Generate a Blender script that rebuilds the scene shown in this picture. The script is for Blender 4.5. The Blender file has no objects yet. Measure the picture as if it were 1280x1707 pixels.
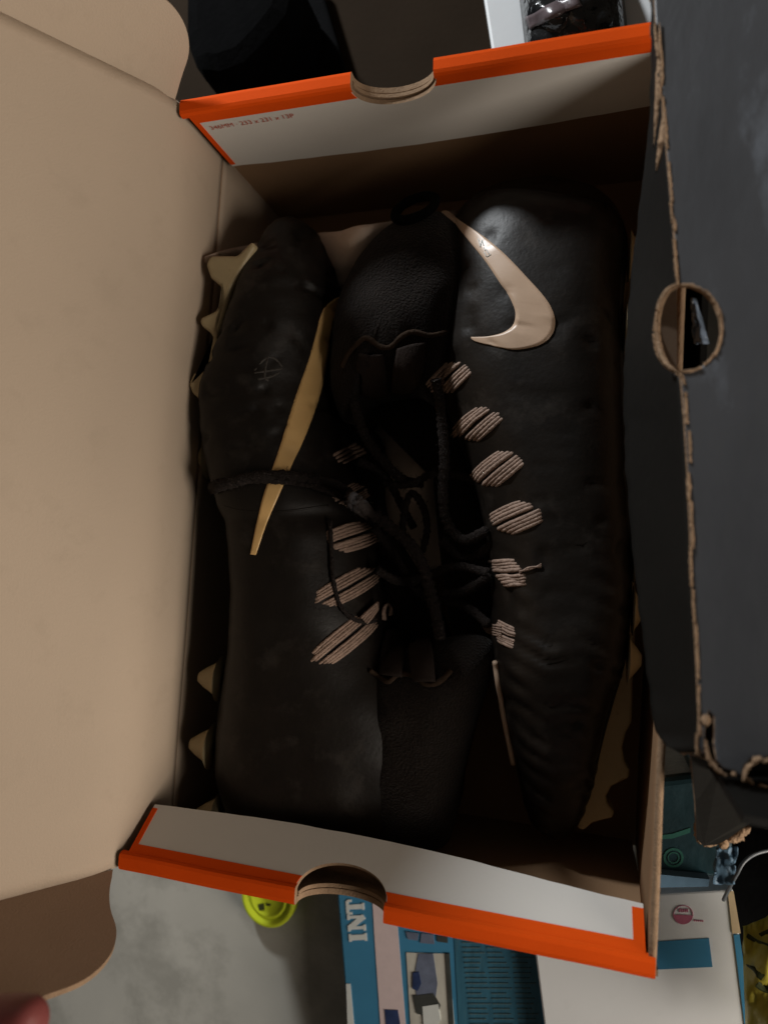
import bpy, math, random
import numpy as np
from mathutils import Vector, Matrix, noise
from mathutils.bvhtree import BVHTree

random.seed(7)
scene = bpy.context.scene
COL = scene.collection
V = Vector

# ------------------------------------------------------------------ camera
CAM = V((0.08249, -0.0251, 0.42472))
CR = Matrix(((0.96367, -0.0427, 0.26365), (0.05411, 0.99788, -0.03619), (-0.26154, 0.04914, 0.96394)))
FPX = 1150.0
cd = bpy.data.cameras.new("Camera")
cam = bpy.data.objects.new("Camera", cd)
COL.objects.link(cam)
cam.matrix_world = Matrix.Translation(CAM) @ CR.to_4x4()
cd.sensor_fit = 'VERTICAL'
cd.sensor_height = 36.0
cd.lens = FPX / 1707 * 36.0
cd.clip_start = 0.01
cd.clip_end = 50
cd.dof.use_dof = True
cd.dof.focus_distance = 0.335
cd.dof.aperture_fstop = 5.6
scene.camera = cam

# ------------------------------------------------------------------ world and lamps (a dim garage at night)
w = bpy.data.worlds.new("World")
scene.world = w
w.use_nodes = True
bg = w.node_tree.nodes['Background']
bg.inputs[0].default_value = (1.0, 0.86, 0.70, 1)
bg.inputs[1].default_value = 0.048
scene.view_settings.view_transform = 'Standard'
scene.view_settings.look = 'None'
scene.view_settings.exposure = 0.0
scene.view_settings.gamma = 1.0

def lamp(name, loc, target, size, watts, color):
    d = bpy.data.lights.new(name, 'AREA')
    d.shape = 'DISK'
    d.size = size
    d.energy = watts
    d.color = color
    o = bpy.data.objects.new(name, d)
    COL.objects.link(o)
    o.location = loc
    o.rotation_euler = (V(target) - V(loc)).to_track_quat('-Z', 'Y').to_euler()
    return o
l1 = lamp("work_lamp", (0.84, -0.29, 0.385), (-0.28, 0.34, 0.24), 0.55, 5.0, (1.0, 0.90, 0.79))
l1.data.spread = math.radians(122)
lamp("far_bulb", (-0.455, 0.76, 0.43), (0.05, -0.15, 0.08), 0.09, 7.5, (0.93, 0.97, 1.0))

# ------------------------------------------------------------------ helpers
def ray(px, py):
    return CR @ V(((px - 640) / FPX, -(py - 853.5) / FPX, -1))

def at(px, py, z):
    d = ray(px, py)
    return CAM + d * ((z - CAM.z) / d.z)

def on_plane(px, py, P, n):
    d = ray(px, py)
    return CAM + d * ((V(P) - CAM).dot(n) / d.dot(n))

ORG = {}
def thing(name, label, cat, loc, group=None):
    o = bpy.data.objects.new(name, None)
    o.empty_display_size = 0.02
    COL.objects.link(o)
    o.location = loc
    ORG[o.name] = V(loc)
    o['label'] = label
    o['category'] = cat
    if group:
        o['group'] = group
    return o

def part(name, verts, faces, mats, parent=None, smooth=False, fm=None, label=None, kind=None):
    org = ORG[parent.name] if parent else V((0, 0, 0))
    me = bpy.data.meshes.new(name)
    me.from_pydata([tuple(V(v) - org) for v in verts], [], faces)
    if not isinstance(mats, (list, tuple)):
        mats = [mats]
    for m in mats:
        me.materials.append(m)
    if fm:
        me.polygons.foreach_set('material_index', fm)
    if smooth:
        me.polygons.foreach_set('use_smooth', [True] * len(me.polygons))
    me.update()
    import bmesh
    bm = bmesh.new(); bm.from_mesh(me)
    bmesh.ops.recalc_face_normals(bm, faces=bm.faces)
    bm.to_mesh(me); bm.free()
    o = bpy.data.objects.new(name, me)
    COL.objects.link(o)
    if parent:
        o.parent = parent
    ORG[o.name] = org
    if label:
        o['label'] = label
    if kind:
        o['kind'] = kind
    return o

def single(name, verts, faces, mats, label, cat, smooth=False, fm=None, group=None):
    c = sum((V(v) for v in verts), V()) / len(verts)
    c.z = min(V(v).z for v in verts)
    o = part(name, [V(v) - c for v in verts], faces, mats, None, smooth, fm)
    o.location = c
    o['label'] = label
    o['category'] = cat
    if group:
        o['group'] = group
    ORG[o.name] = c
    return o

def bevel(o, wd, seg=2):
    m = o.modifiers.new('bevel', 'BEVEL')
    m.width = wd
    m.segments = seg
    m.limit_method = 'ANGLE'
    m.angle_limit = math.radians(40)
    return o

class MB:
    def __init__(s):
        s.v = []; s.f = []; s.m = []
    def add(s, verts, faces, mi=0):
        b = len(s.v)
        s.v += [V(v) for v in verts]
        s.f += [tuple(i + b for i in f) for f in faces]
        s.m += [mi] * len(faces)
    def build(s, name, mats, parent, smooth=False, **k):
        return part(name, s.v, s.f, mats, parent, smooth, s.m, **k)

def prism_geo(pts, off):
    n = len(pts)
    off = V(off)
    v = [V(p) for p in pts] + [V(p) + off for p in pts]
    f = [tuple(range(n)), tuple(range(2 * n - 1, n - 1, -1))]
    f += [(i, (i + 1) % n, n + (i + 1) % n, n + i) for i in range(n)]
    return v, f

def box_geo(o, a, b, c):
    o, a, b, c = V(o), V(a), V(b), V(c)
    return prism_geo([o, o + a, o + a + b, o + b], c)

def cr_spline(pts, n):
    """Catmull-Rom through points (any dimension), n samples"""
    P = np.array([list(p) for p in pts], float)
    P = np.vstack([2 * P[0] - P[1], P, 2 * P[-1] - P[-2]])
    m = len(P) - 3
    out = []
    for k in range(n):
        t = k / (n - 1) * m
        i = min(int(t), m - 1)
        u = t - i
        a, b, c, d = P[i], P[i + 1], P[i + 2], P[i + 3]
        out.append(0.5 * ((2 * b) + (-a + c) * u + (2 * a - 5 * b + 4 * c - d) * u * u + (-a + 3 * b - 3 * c + d) * u ** 3))
    return out

def tube_geo(pts, r, seg=8, rough=0.0, flat=1.0, up=None):
    pts = [V(p) for p in pts]
    n = len(pts)
    v = []; f = []
    prev = None
    for i, p in enumerate(pts):
        t = (pts[min(i + 1, n - 1)] - pts[max(i - 1, 0)]).normalized()
        u = V(up) if up is not None else V((0, 0, 1))
        a = t.cross(u)
        if a.length < 1e-4:
            a = t.cross(V((1, 0, 0)))
        a.normalize()
        if prev is not None and a.dot(prev) < 0:
            a = -a
        prev = a
        b = a.cross(t).normalized()
        rr = r[i] if isinstance(r, (list, tuple)) else r
        rr *= 1 + rough * (random.random() - .5)
        for k in range(seg):
            q = 2 * math.pi * k / seg
            v.append(p + a * rr * math.cos(q) + b * rr * flat * math.sin(q))
    for i in range(n - 1):
        for k in range(seg):
            k2 = (k + 1) % seg
            f.append((i * seg + k, i * seg + k2, (i + 1) * seg + k2, (i + 1) * seg + k))
    f.append(tuple(range(seg)))
    f.append(tuple(range((n - 1) * seg, n * seg)))
    return v, f

def sheet_geo(grid, thick):
    """closed thin shell from a grid of points; thickness on the -normal side"""
    nu, nv = len(grid), len(grid[0])
    v = [p for row in grid for p in row]
    nor = []
    for i in range(nu):
        for j in range(nv):
            a = grid[min(i + 1, nu - 1)][j] - grid[max(i - 1, 0)][j]
            b = grid[i][min(j + 1, nv - 1)] - grid[i][max(j - 1, 0)]
            c = a.cross(b)
            nor.append(c.normalized() if c.length > 1e-12 else V((0, 0, 1)))
    v2 = [p - n * thick for p, n in zip(v, nor)]
    N = nu * nv
    f = []
    for i in range(nu - 1):
        for j in range(nv - 1):
            a, b, c, d = i * nv + j, (i + 1) * nv + j, (i + 1) * nv + j + 1, i * nv + j + 1
            f.append((a, b, c, d))
            f.append((N + d, N + c, N + b, N + a))
    rim = [(0, j) for j in range(nv)] + [(i, nv - 1) for i in range(1, nu)] + [(nu - 1, j) for j in range(nv - 2, -1, -1)] + [(i, 0) for i in range(nu - 2, 0, -1)]
    idx = [i * nv + j for i, j in rim]
    for k in range(len(idx)):
        a, b = idx[k], idx[(k + 1) % len(idx)]
        f.append((a, b, N + b, N + a))
    return v + v2, f

# ------------------------------------------------------------------ materials
def nd(nt, t, **k):
    n = nt.nodes.new(t)
    for a, b in k.items():
        setattr(n, a, b)
    return n

def mat(name, col, rough=0.7, var=0.15, vscale=40, bump=0.15, bscale=400, spec=0.3, metal=0, sheen=0, stretch=None,
        spots=None, bdist=0.001, trans=0, coat=0):
    m = bpy.data.materials.new(name)
    m.use_nodes = True
    nt = m.node_tree
    bs = nt.nodes['Principled BSDF']
    tc = nd(nt, 'ShaderNodeTexCoord')
    src = tc.outputs['Object']
    if stretch:
        mp = nd(nt, 'ShaderNodeMapping')
        mp.inputs['Scale'].default_value = stretch
        nt.links.new(src, mp.inputs['Vector'])
        src = mp.outputs['Vector']
    nz = nd(nt, 'ShaderNodeTexNoise')
    nz.inputs['Scale'].default_value = vscale
    nz.inputs['Detail'].default_value = 6
    nz.inputs['Roughness'].default_value = 0.6
    nt.links.new(src, nz.inputs['Vector'])
    mx = nd(nt, 'ShaderNodeMix', data_type='RGBA')
    c = V(col)
    lo = [max(0, x * (1 - var * 1.6)) for x in c]
    hi = [min(1, x * (1 + var * 1.6)) for x in c]
    mx.inputs[6].default_value = (*lo, 1)
    mx.inputs[7].default_value = (*hi, 1)
    nt.links.new(nz.outputs['Fac'], mx.inputs[0])
    out = mx.outputs[2]
    if spots:
        scol, sscale, thr, amt = spots
        n2 = nd(nt, 'ShaderNodeTexNoise')
        n2.inputs['Scale'].default_value = sscale
        n2.inputs['Detail'].default_value = 8
        n2.inputs['Roughness'].default_value = 0.65
        nt.links.new(src, n2.inputs['Vector'])
        rp = nd(nt, 'ShaderNodeMapRange')
        rp.inputs[1].default_value = thr
        rp.inputs[2].default_value = thr + 0.12
        rp.inputs[4].default_value = amt
        nt.links.new(n2.outputs['Fac'], rp.inputs[0])
        m2 = nd(nt, 'ShaderNodeMix', data_type='RGBA')
        m2.inputs[7].default_value = (*scol, 1)
        nt.links.new(rp.outputs[0], m2.inputs[0])
        nt.links.new(out, m2.inputs[6])
        out = m2.outputs[2]
    nt.links.new(out, bs.inputs['Base Color'])
    bs.inputs['Roughness'].default_value = rough
    bs.inputs['Specular IOR Level'].default_value = spec
    bs.inputs['Metallic'].default_value = metal
    bs.inputs['Sheen Weight'].default_value = sheen
    bs.inputs['Transmission Weight'].default_value = trans
    bs.inputs['Coat Weight'].default_value = coat
    if bump:
        n3 = nd(nt, 'ShaderNodeTexNoise')
        n3.inputs['Scale'].default_value = bscale
        n3.inputs['Detail'].default_value = 4
        nt.links.new(src, n3.inputs['Vector'])
        bp = nd(nt, 'ShaderNodeBump')
        bp.inputs['Strength'].default_value = bump
        bp.inputs['Distance'].default_value = bdist
        nt.links.new(n3.outputs['Fac'], bp.inputs['Height'])
        nt.links.new(bp.outputs['Normal'], bs.inputs['Normal'])
    return m

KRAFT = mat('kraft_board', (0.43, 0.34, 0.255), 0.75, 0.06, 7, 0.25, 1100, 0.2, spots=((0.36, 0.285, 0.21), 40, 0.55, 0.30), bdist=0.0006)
KRAFT_SHADED = mat('shaded_kraft_flap', (0.32, 0.215, 0.145), 0.8, 0.06, 20, 0.25, 1100, 0.1, bdist=0.0006)  # same board as the lid, the lower flap's shade put into its colour
KRAFT_DARK = mat('shaded_and_bare_kraft', (0.28, 0.17, 0.095), 0.8, 0.08, 30, 0.12, 900, 0.15)  # shoe box: lid board with inside shade painted in; black box: bare undersides
CUT = mat('cut_cardboard_edge', (0.30, 0.20, 0.125), 0.9, 0.25, 200, 0.5, 1200, 0.1)
ORANGE = mat('orange_print', (0.78, 0.085, 0.006), 0.8, 0.05, 60, 0.06, 700, 0.05)
OUTER = mat('dark_brown_outer', (0.085, 0.055, 0.035), 0.7, 0.15, 40, 0.1, 500, 0.2)
WHITE = mat('white_liner', (0.66, 0.635, 0.59), 0.55, 0.03, 25, 0.08, 300, 0.3)
REDPRINT = mat('red_ink', (0.50, 0.11, 0.07), 0.6, 0.2, 900, 0, spec=0.2)
BLACK_SKIN = mat('black_synthetic', (0.0090, 0.0066, 0.0048), 0.46, 0.35, 60, 0.22, 420, 0.28, bdist=0.0006,
                 spots=((0.026, 0.021, 0.017), 52, 0.54, 0.7))
BLACK_GLOSS = mat('glossy_black_counter', (0.006, 0.006, 0.006), 0.24, 0.2, 60, 0.12, 120, 0.40, bdist=0.001)
KNIT = mat('fuzzy_black_knit', (0.012, 0.0085, 0.0065), 0.95, 0.5, 500, 0.9, 900, 0.1, sheen=0.08, bdist=0.002,
           spots=((0.06, 0.045, 0.038), 420, 0.66, 0.6))
HEM = mat('brown_black_trim', (0.035, 0.022, 0.014), 0.9, 0.4, 300, 0.6, 900, 0.1, bdist=0.001)
RIB = mat('dark_webbing', (0.022, 0.015, 0.012), 0.85, 0.35, 400, 0.6, 900, 0.15, stretch=(2.5, .6, 1))
LACE = mat('black_lace', (0.024, 0.019, 0.017), 0.9, 0.5, 700, 0.8, 1100, 0.15, bdist=0.0015,
           spots=((0.10, 0.08, 0.075), 600, 0.58, 0.7))
CORD = mat('tan_cord', (0.34, 0.235, 0.18), 0.62, 0.45, 420, 0.7, 900, 0.3, bdist=0.001)
CREAM = mat('cream_vinyl', (0.60, 0.43, 0.305), 0.36, 0.04, 60, 0.05, 200, 0.45, spots=((0.35, 0.24, 0.16), 260, 0.70, 0.5))
CREAM_LIT = mat('warm_lit_vinyl', (0.74, 0.47, 0.19), 0.36, 0.08, 60, 0.05, 200, 0.45)  # same vinyl as CREAM, warm bounce light put into the colour
TAN_SOLE = mat('tan_moulded_rubber', (0.38, 0.30, 0.17), 0.5, 0.12, 80, 0.1, 300, 0.4, spots=((0.2, 0.14, 0.07), 160, 0.6, 0.6))
BLACK_SOLE = mat('black_midsole', (0.008, 0.008, 0.008), 0.6, 0.2, 80, 0.2, 300, 0.3)
TISSUE = mat('brown_tissue', (0.62, 0.49, 0.40), 0.85, 0.12, 40, 0.4, 160, 0.15, bdist=0.002)
EMB = mat('scuffed_emboss', (0.05, 0.044, 0.038), 0.6, 0.4, 300, 0.3, 600, 0.3)
BOXBLACK = mat('worn_black_card_lit', (0.070, 0.072, 0.078), 0.42, 0.35, 12, 0.25, 120, 0.4,
               spots=((0.15, 0.165, 0.19), 24, 0.57, 0.7), stretch=(1.6, .6, 1), bdist=0.001)  # top of the black box: cool light put into the card colour
BOXSIDE = mat('black_card_shaded', (0.006, 0.0055, 0.0045), 0.65, 0.3, 20, 0.2, 200, 0.25)  # same black card, its shade put into the colour
TORN = mat('torn_brown_card', (0.34, 0.225, 0.14), 0.95, 0.35, 180, 0.9, 500, 0.1, bdist=0.002)
CONCRETE = mat('concrete', (0.50, 0.485, 0.43), 0.6, 0.22, 7, 0.10, 60, 0.3, spots=((0.27, 0.26, 0.225), 13, 0.48, 0.55))
BLUE = mat('blue_print', (0.06, 0.25, 0.43), 0.38, 0.10, 40, 0.05, 100, 0.4)
BLUEDARK = mat('blue_text_panel', (0.045, 0.16, 0.24), 0.42, 0.35, 120, 0.04, 100, 0.4, stretch=(3.0, 0.35, 1),
               spots=((0.12, 0.20, 0.22), 90, 0.58, 0.5))
FINEPRINT = mat('pale_teal_ink', (0.10, 0.17, 0.19), 0.5, 0.2, 300, 0, spec=0.2)
PINK = mat('pale_pink_band', (0.74, 0.61, 0.61), 0.5, 0.06, 200, 0.05, 100, 0.3)
LETTER = mat('white_ink', (0.72, 0.76, 0.74), 0.5, 0.05, 200, 0, spec=0.2)
PALE = mat('photo_pale', (0.62, 0.61, 0.54), 0.45, 0.30, 60, 0, spec=0.3, stretch=(2, .6, 1))
STEEL = mat('photo_blue_grey', (0.16, 0.19, 0.27), 0.45, 0.4, 90, 0, spec=0.3)
SHADE = mat('photo_dark', (0.06, 0.065, 0.06), 0.45, 0.4, 90, 0, spec=0.3)
NAVY = mat('photo_navy', (0.03, 0.05, 0.13), 0.45, 0.5, 160, 0, spec=0.3)
WHITECARD = mat('white_card', (0.84, 0.86, 0.87), 0.5, 0.03, 20, 0.05, 200, 0.35, spots=((0.76, 0.77, 0.78), 30, 0.55, 0.6))
CREAMTAPE = mat('cream_tape', (0.62, 0.48, 0.30), 0.5, 0.06, 80, 0.05, 200, 0.3)
MAGENTA = mat('magenta_ink', (0.55, 0.16, 0.25), 0.5, 0.15, 400, 0, spec=0.3)
LIME = mat('lime_plastic', (0.58, 0.68, 0.03), 0.42, 0.06, 80, 0.05, 300, 0.4)
INK = mat('dark_ink', (0.05, 0.06, 0.02), 0.6, 0.2, 300, 0, spec=0.2)
TEAL = mat('teal_wrapper', (0.006, 0.026, 0.033), 0.4, 0.4, 60, 0.3, 90, 0.45, bdist=0.002)
GREENLINE = mat('green_edge', (0.02, 0.09, 0.07), 0.4, 0.2, 90, 0.1, 200, 0.4)
BLUESTRIP = mat('dusty_blue_card', (0.10, 0.18, 0.26), 0.5, 0.2, 90, 0.1, 200, 0.3)
YELLOW = mat('yellow_plastic_bag', (0.62, 0.53, 0.07), 0.4, 0.12, 40, 0.4, 70, 0.4, bdist=0.003)
DARKSTUFF = mat('black_fabric', (0.0028, 0.0028, 0.003), 1.0, 0.4, 60, 0.4, 300, 0.03)
STRAP = mat('black_nylon', (0.003, 0.003, 0.0033), 0.9, 0.3, 200, 0.4, 700, 0.05)
FLOORSHADE = mat('floor_shade_brown', (0.024, 0.016, 0.010), 0.9, 0.15, 20, 0.2, 300, 0.05)  # shade on the floor behind the box, as a surface colour
GLOSSBAG = mat('glossy_black_plastic', (0.012, 0.013, 0.014), 0.16, 0.3, 60, 0.7, 55, 0.6, bdist=0.006)
MAUVE = mat('dull_mauve_plastic', (0.13, 0.10, 0.105), 0.3, 0.3, 60, 0.4, 60, 0.5, bdist=0.004)
CLEAR = mat('clear_wrap', (0.16, 0.20, 0.26), 0.15, 0.3, 60, 0.5, 50, 0.6, bdist=0.004)
SKIN = mat('skin', (0.20, 0.05, 0.045), 0.5, 0.12, 60, 0.2, 500, 0.35)  # darkened: shade on the hand is put into the colour
NAIL = mat('nail', (0.45, 0.22, 0.18), 0.3, 0.05, 60, 0, spec=0.5)
SILVER = mat('grey_cable', (0.12, 0.135, 0.15), 0.35, 0.15, 60, 0.1, 200, 0.4)

# ------------------------------------------------------------------ the ground
def quad(name, x0, x1, y0, y1, z, m):
    o = part(name, [(x0, y0, z), (x1, y0, z), (x1, y1, z), (x0, y1, z)], [(0, 1, 2, 3)], m)
    o['kind'] = 'structure'
    return o
quad('concrete_floor', -6, 6, -6, 6, -0.004, CONCRETE)

# ------------------------------------------------------------------ the shoe box
H = 0.13
UL, LL, LR, UR = V((-0.1149, 0.1872, H)), V((-0.1207, -0.1917, H)), V((0.1183, -0.1913, H)), V((0.1200, 0.1955, H))
box = thing('shoe_box', 'open orange and white shoe box with brown inside and lid folded back, holding two cleats', 'shoe box', (0, 0, 0))
T = 0.003
def zf(p, z):
    return V((p.x, p.y, z))
v, f = prism_geo([zf(p, 0.0) + V((e, 0, 0)) for p, e in ((UL, -.003), (LL, -.003), (LR, .009), (UR, .009))], (0, 0, 0.0025))
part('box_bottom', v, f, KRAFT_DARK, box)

def wall_grid(a, b, z0, z1, bow, nrm, nu=24, nv=14, wob=0.0006, lean=0.0):
    g = []
    for i in range(nu + 1):
        s = i / nu
        row = []
        for j in range(nv + 1):
            t = j / nv
            p = a.lerp(b, s)
            k = math.sin(math.pi * s) * math.sin(math.pi * t) * bow + wob * noise.noise(V((s * 5, t * 3, bow * 100)))
            row.append(V((p.x, p.y, z0 + (z1 - z0) * t)) - nrm * (k + lean * (1 - t)))
        g.append(row)
    return g
# long walls
for name, a, b, bow, nr in (('side_wall', LL, UL, 0.004, V((1, 0, 0))), ('side_wall', UR, LR, 0.002, V((-1, 0, 0)))):
    ztop = H - 0.046 if nr.x > 0 else H - 0.0015
    g = wall_grid(a, b, 0.0027, ztop, bow, nr, lean=0.0 if nr.x > 0 else 0.006)
    v, f = sheet_geo(g, T)
    # make sure thickness goes outward
    n0 = (g[1][0] - g[0][0]).cross(g[0][1] - g[0][0])
    if n0.dot(nr) < 0:
        g = g[::-1]
        v, f = sheet_geo(g, T)
    nin = 24 * 14 * 2
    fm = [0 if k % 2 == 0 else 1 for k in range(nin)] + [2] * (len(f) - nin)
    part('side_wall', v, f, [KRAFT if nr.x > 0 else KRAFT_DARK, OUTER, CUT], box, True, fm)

def notch_outline(a, b, xn, hw, dep, z1, z0, zfun=None, n=24):
    """outline in the plane of an end wall, from corner a to b, thumb notch at fraction xn"""
    L = (b - a).length
    d = (b - a) / L
    pts = [(0, z1)]
    for k in range(n + 1):
        q = math.pi * k / n
        pts.append((xn - hw * math.cos(q), z1 - dep * math.sin(q) ** 0.9))
    pts.append((L, z1))
    if zfun is None:
        pts += [(L, z0), (0, z0)]
    else:
        pts += [(L * (1 - k / 30), zfun(1 - k / 30)) for k in range(31)]
    return [V((a.x + d.x * s, a.y + d.y * s, z)) for s, z in pts]

def end_wall(a, b, inward, xn, hw, dep, zfun, lean):
    dn = V((0, 0, -math.cos(lean))) + inward * math.sin(lean)      # down the folded liner
    fn = inward * math.cos(lean) + V((0, 0, math.sin(lean)))         # its face normal
    d = (b - a).normalized()
    pin = lambda p, e: p + d * e + inward * 0
    ea, eb = a + d * 0.0035, b - d * 0.0008
    # outer layer
    o1 = notch_outline(a - d * 0.004, b + d * 0.004, xn + 0.004, hw, dep, H - 0.003, 0.003)
    v, f = prism_geo(o1, inward * 0.0026)
    fm = [1, 0] + [2] * (len(f) - 2)
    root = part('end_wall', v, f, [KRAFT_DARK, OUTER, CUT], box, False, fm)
    # middle corrugation seen only in the notch
    mid = notch_outline(ea + inward * 0.0032, eb + inward * 0.0032, xn - 0.0035, hw - 0.0006, dep - 0.0008, H - 0.0035, H - 0.03)
    v, f = prism_geo(mid, inward * 0.0018)
    part('inner_layer', v, f, CUT, root)
    # folded-over liner with the orange border and white field
    q0 = inward * 0.0056
    o2 = notch_outline(ea + q0, eb + q0, xn - 0.0035, hw + 0.0004, dep + 0.0006, H - 0.003, 0, zfun)
    def lean_pt(p):
        k = H - 0.003 - p.z
        return V((p.x, p.y, H - 0.003)) + dn * k
    o2 = [lean_pt(p) for p in o2]
    v, f = prism_geo(o2, fn * 0.0022)
    fl = part('liner_flap', v, f, [CUT, WHITE], root, False, [0, 1] + [0] * (len(f) - 2))
    # white field is the liner itself; the orange border is printed on it as thin inked strips
    Lw = (eb - ea).length
    fr = inward * 0.0056 + fn * 0.0022
    def ink(poly):
        pts = [lean_pt(ea + d * s + V((0, 0, z - H))) + fr for s, z in poly]
        v, f = prism_geo(pts, fn * 0.00025)
        return v, f
    zt, zb = H - 0.0031, H - 0.0085
    xa = xn - 0.0035
    mb = MB()
    def arc(s0, s1, z):
        return None
    def half(s0, s1, left):
        pts = []
        if left:
            pts = [(s0, zt)]
            for k in range(13):
                zz = zt + (zb - zt) * k / 12
                u = min(1, (H - 0.003 - zz) / (dep + .0006))
                pts.append((xa - (hw + .0008) * math.sqrt(max(0, 1 - u * u)), zz))
            pts.append((s0, zb))
        else:
            pts = []
            for k in range(13):
                zz = zt + (zb - zt) * k / 12
                u = min(1, (H - 0.003 - zz) / (dep + .0006))
                pts.append((xa + (hw + .0008) * math.sqrt(max(0, 1 - u * u)), zz))
            pts = pts + [(s1, zb), (s1, zt)]
        return pts
    mb.add(*ink(half(0, xa, True)))
    mb.add(*ink(half(xa, Lw, False)))
    mb.add(*ink([(0, zb), (0.0028, zb), (0.0028, zfun(0) + .002), (0, zfun(0) + .002)]))
    mb.add(*ink([(Lw - 0.0045, zb), (Lw, zb), (Lw, zfun(1) + .002), (Lw - .0045, zfun(1) + .002)]))
    mb.build('orange_border', ORANGE, fl)
    # rolled orange rim, interrupted by the notch
    for s0, s1 in ((-0.0035, xa - hw), (xa + hw, Lw + 0.0035)):
        prof = [(-0.0004, -0.006), (-0.0004, -0.0016), (0.0006, -0.0004), (0.002, 0), (0.0062, 0), (0.0076, -0.0005), (0.0082, -0.0018), (0.0082, -0.0034), (0.0078, -0.0036), (0.0056, -0.0029), (0.0001, -0.0029), (0.0, -0.006)]
        n = 26
        v = []; f = []
        for i in range(n + 1):
            s = s0 + (s1 - s0) * i / n
            wob = 0.0005 * noise.noise(V((s * 30, a.y * 10, 2)))
            for (pu, pz) in prof:
                v.append(ea + d * s + inward * (pu + wob) + V((0, 0, pz + wob * .6)))
        m = len(prof)
        for i in range(n):
            for k in range(m):
                f.append((i * m + k, i * m + (k + 1) % m, (i + 1) * m + (k + 1) % m, (i + 1) * m + k))
        f.append(tuple(range(m))); f.append(tuple(range(n * m, n * m + m)))
        fm = [0] * (len(f) - 2) + [1, 1]
        r = part('rolled_rim', v, f, [ORANGE, CUT], root, False, fm)
    return root, fl, ea, d, fr

up_z = lambda s: 0.0805 - 0.0045 * math.sin(math.pi * min(1, s * 1.0)) + 0.0035 * s + 0.0006 * noise.noise(V((s * 14, 0, 0)))
lo_z = lambda s: H - 0.003 - (0.0265 + 0.0035 * math.sin(math.pi * min(1, s * 1.1)) - 0.006 * s * s + 0.0005 * noise.noise(V((s * 14, 3, 0))))
ew1, fl1, ea1, d1, fr1 = end_wall(UL, UR, V((0.03, -1, 0)).normalized(), 0.1088, 0.0195, 0.0135, up_z, 0.0)
ew2, fl2, ea2, d2, fr2 = end_wall(LL, LR, V((0, 1, 0)), 0.1115, 0.0205, 0.0140, lo_z, math.radians(38))

def text_mesh(body, size, P, U, W, name, m, parent, thick=0.00015):
    """flat print: text laid along U with up direction W from point P"""
    c = bpy.data.curves.new('print', 'FONT')
    c.body = body
    c.size = size
    o = bpy.data.objects.new('print', c)
    COL.objects.link(o)
    dg = bpy.context.evaluated_depsgraph_get()
    me = bpy.data.meshes.new_from_object(o.evaluated_get(dg))
    vs = [P + U * q.co.x + W * q.co.y for q in me.vertices]
    fs = [tuple(p.vertices) for p in me.polygons]
    bpy.data.objects.remove(o)
    bpy.data.meshes.remove(me)
    return part(name, vs, fs, m, parent)
ws = V((0, 0, 1))
text_mesh('346MM · 233 x 231 x 13P', 0.0044, ea1 + d1 * 0.006 + V((0, 0, -0.0150)) + fr1 + V((0.0, -0.0004, 0)), d1, ws, 'printed_text', REDPRINT, fl1)
v, f = prism_geo([ea1 + d1 * s + V((0, 0, z)) + fr1 for s, z in ((0.2235, -0.0150), (0.2262, -0.0125), (0.2270, -0.0132), (0.2248, -0.0155))], V((0, -0.0003, 0)))
part('ink_smear', v, f, REDPRINT, fl1)

# --- lid, hinged along the left wall
TH = math.radians(56)
hh = (UL - LL).normalized()
n0 = V((-hh.y, hh.x, 0))
lu = n0 * math.cos(TH) + V((0, 0, math.sin(TH)))
ln = hh.cross(-lu)
if ln.x < 0:
    ln = -ln
LID_W = 0.24
prof = []
# soft fold: follows the wall for the last few millimetres, then bends back
for k in range(9):
    q = k / 8
    a = math.radians(90) * (1 - q) + TH * q
    prof.append(q)
def lid_pt(s, t):
    """s along the hinge 0..1, t distance from hinge"""
    base = LL.lerp(UL, s)
    r = 0.020                     # soft fold: leaves the wall vertically and bends back
    t -= 0.030
    if t < 0:
        p = base - V((0, 0, r * .75 - t))
    elif t < 2 * r:
        q = t / (2 * r)
        a0 = base - V((0, 0, r * .75))
        a2 = base + lu * r
        p = a0 * (1 - q) ** 2 + base * 2 * q * (1 - q) + a2 * q * q
    else:
        p = base + lu * (t - r)
    p += ln * (0.0009 * noise.noise(V((s * 4, t * 18, 1.3))) + 0.0035 * math.sin(math.pi * s) * max(0, t / LID_W))
    # pressed wrinkle near the lower corner of the hinge
    dx, dy = s - 0.06, (t - 0.02) / 0.24
    p += ln * (-0.0016 * math.exp(-(dx * dx) / 0.0006) * math.exp(-(dy * dy) / 0.006))
    return p
NU, NV = 60, 40
g = [[lid_pt(i / NU, (LID_W + .05) * (j / NV) ** 1.2) for j in range(NV + 1)] for i in range(NU + 1)]
nn = (g[1][1] - g[0][1]).cross(g[0][2] - g[0][1])
if nn.dot(ln) < 0:
    g = g[::-1]
v, f = sheet_geo(g, 0.0028)
nin = NU * NV * 2
lid = part('lid', v, f, [KRAFT, OUTER, CUT], box, True, [0 if k % 2 == 0 else 1 for k in range(nin)] + [2] * (len(f) - nin))

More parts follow.
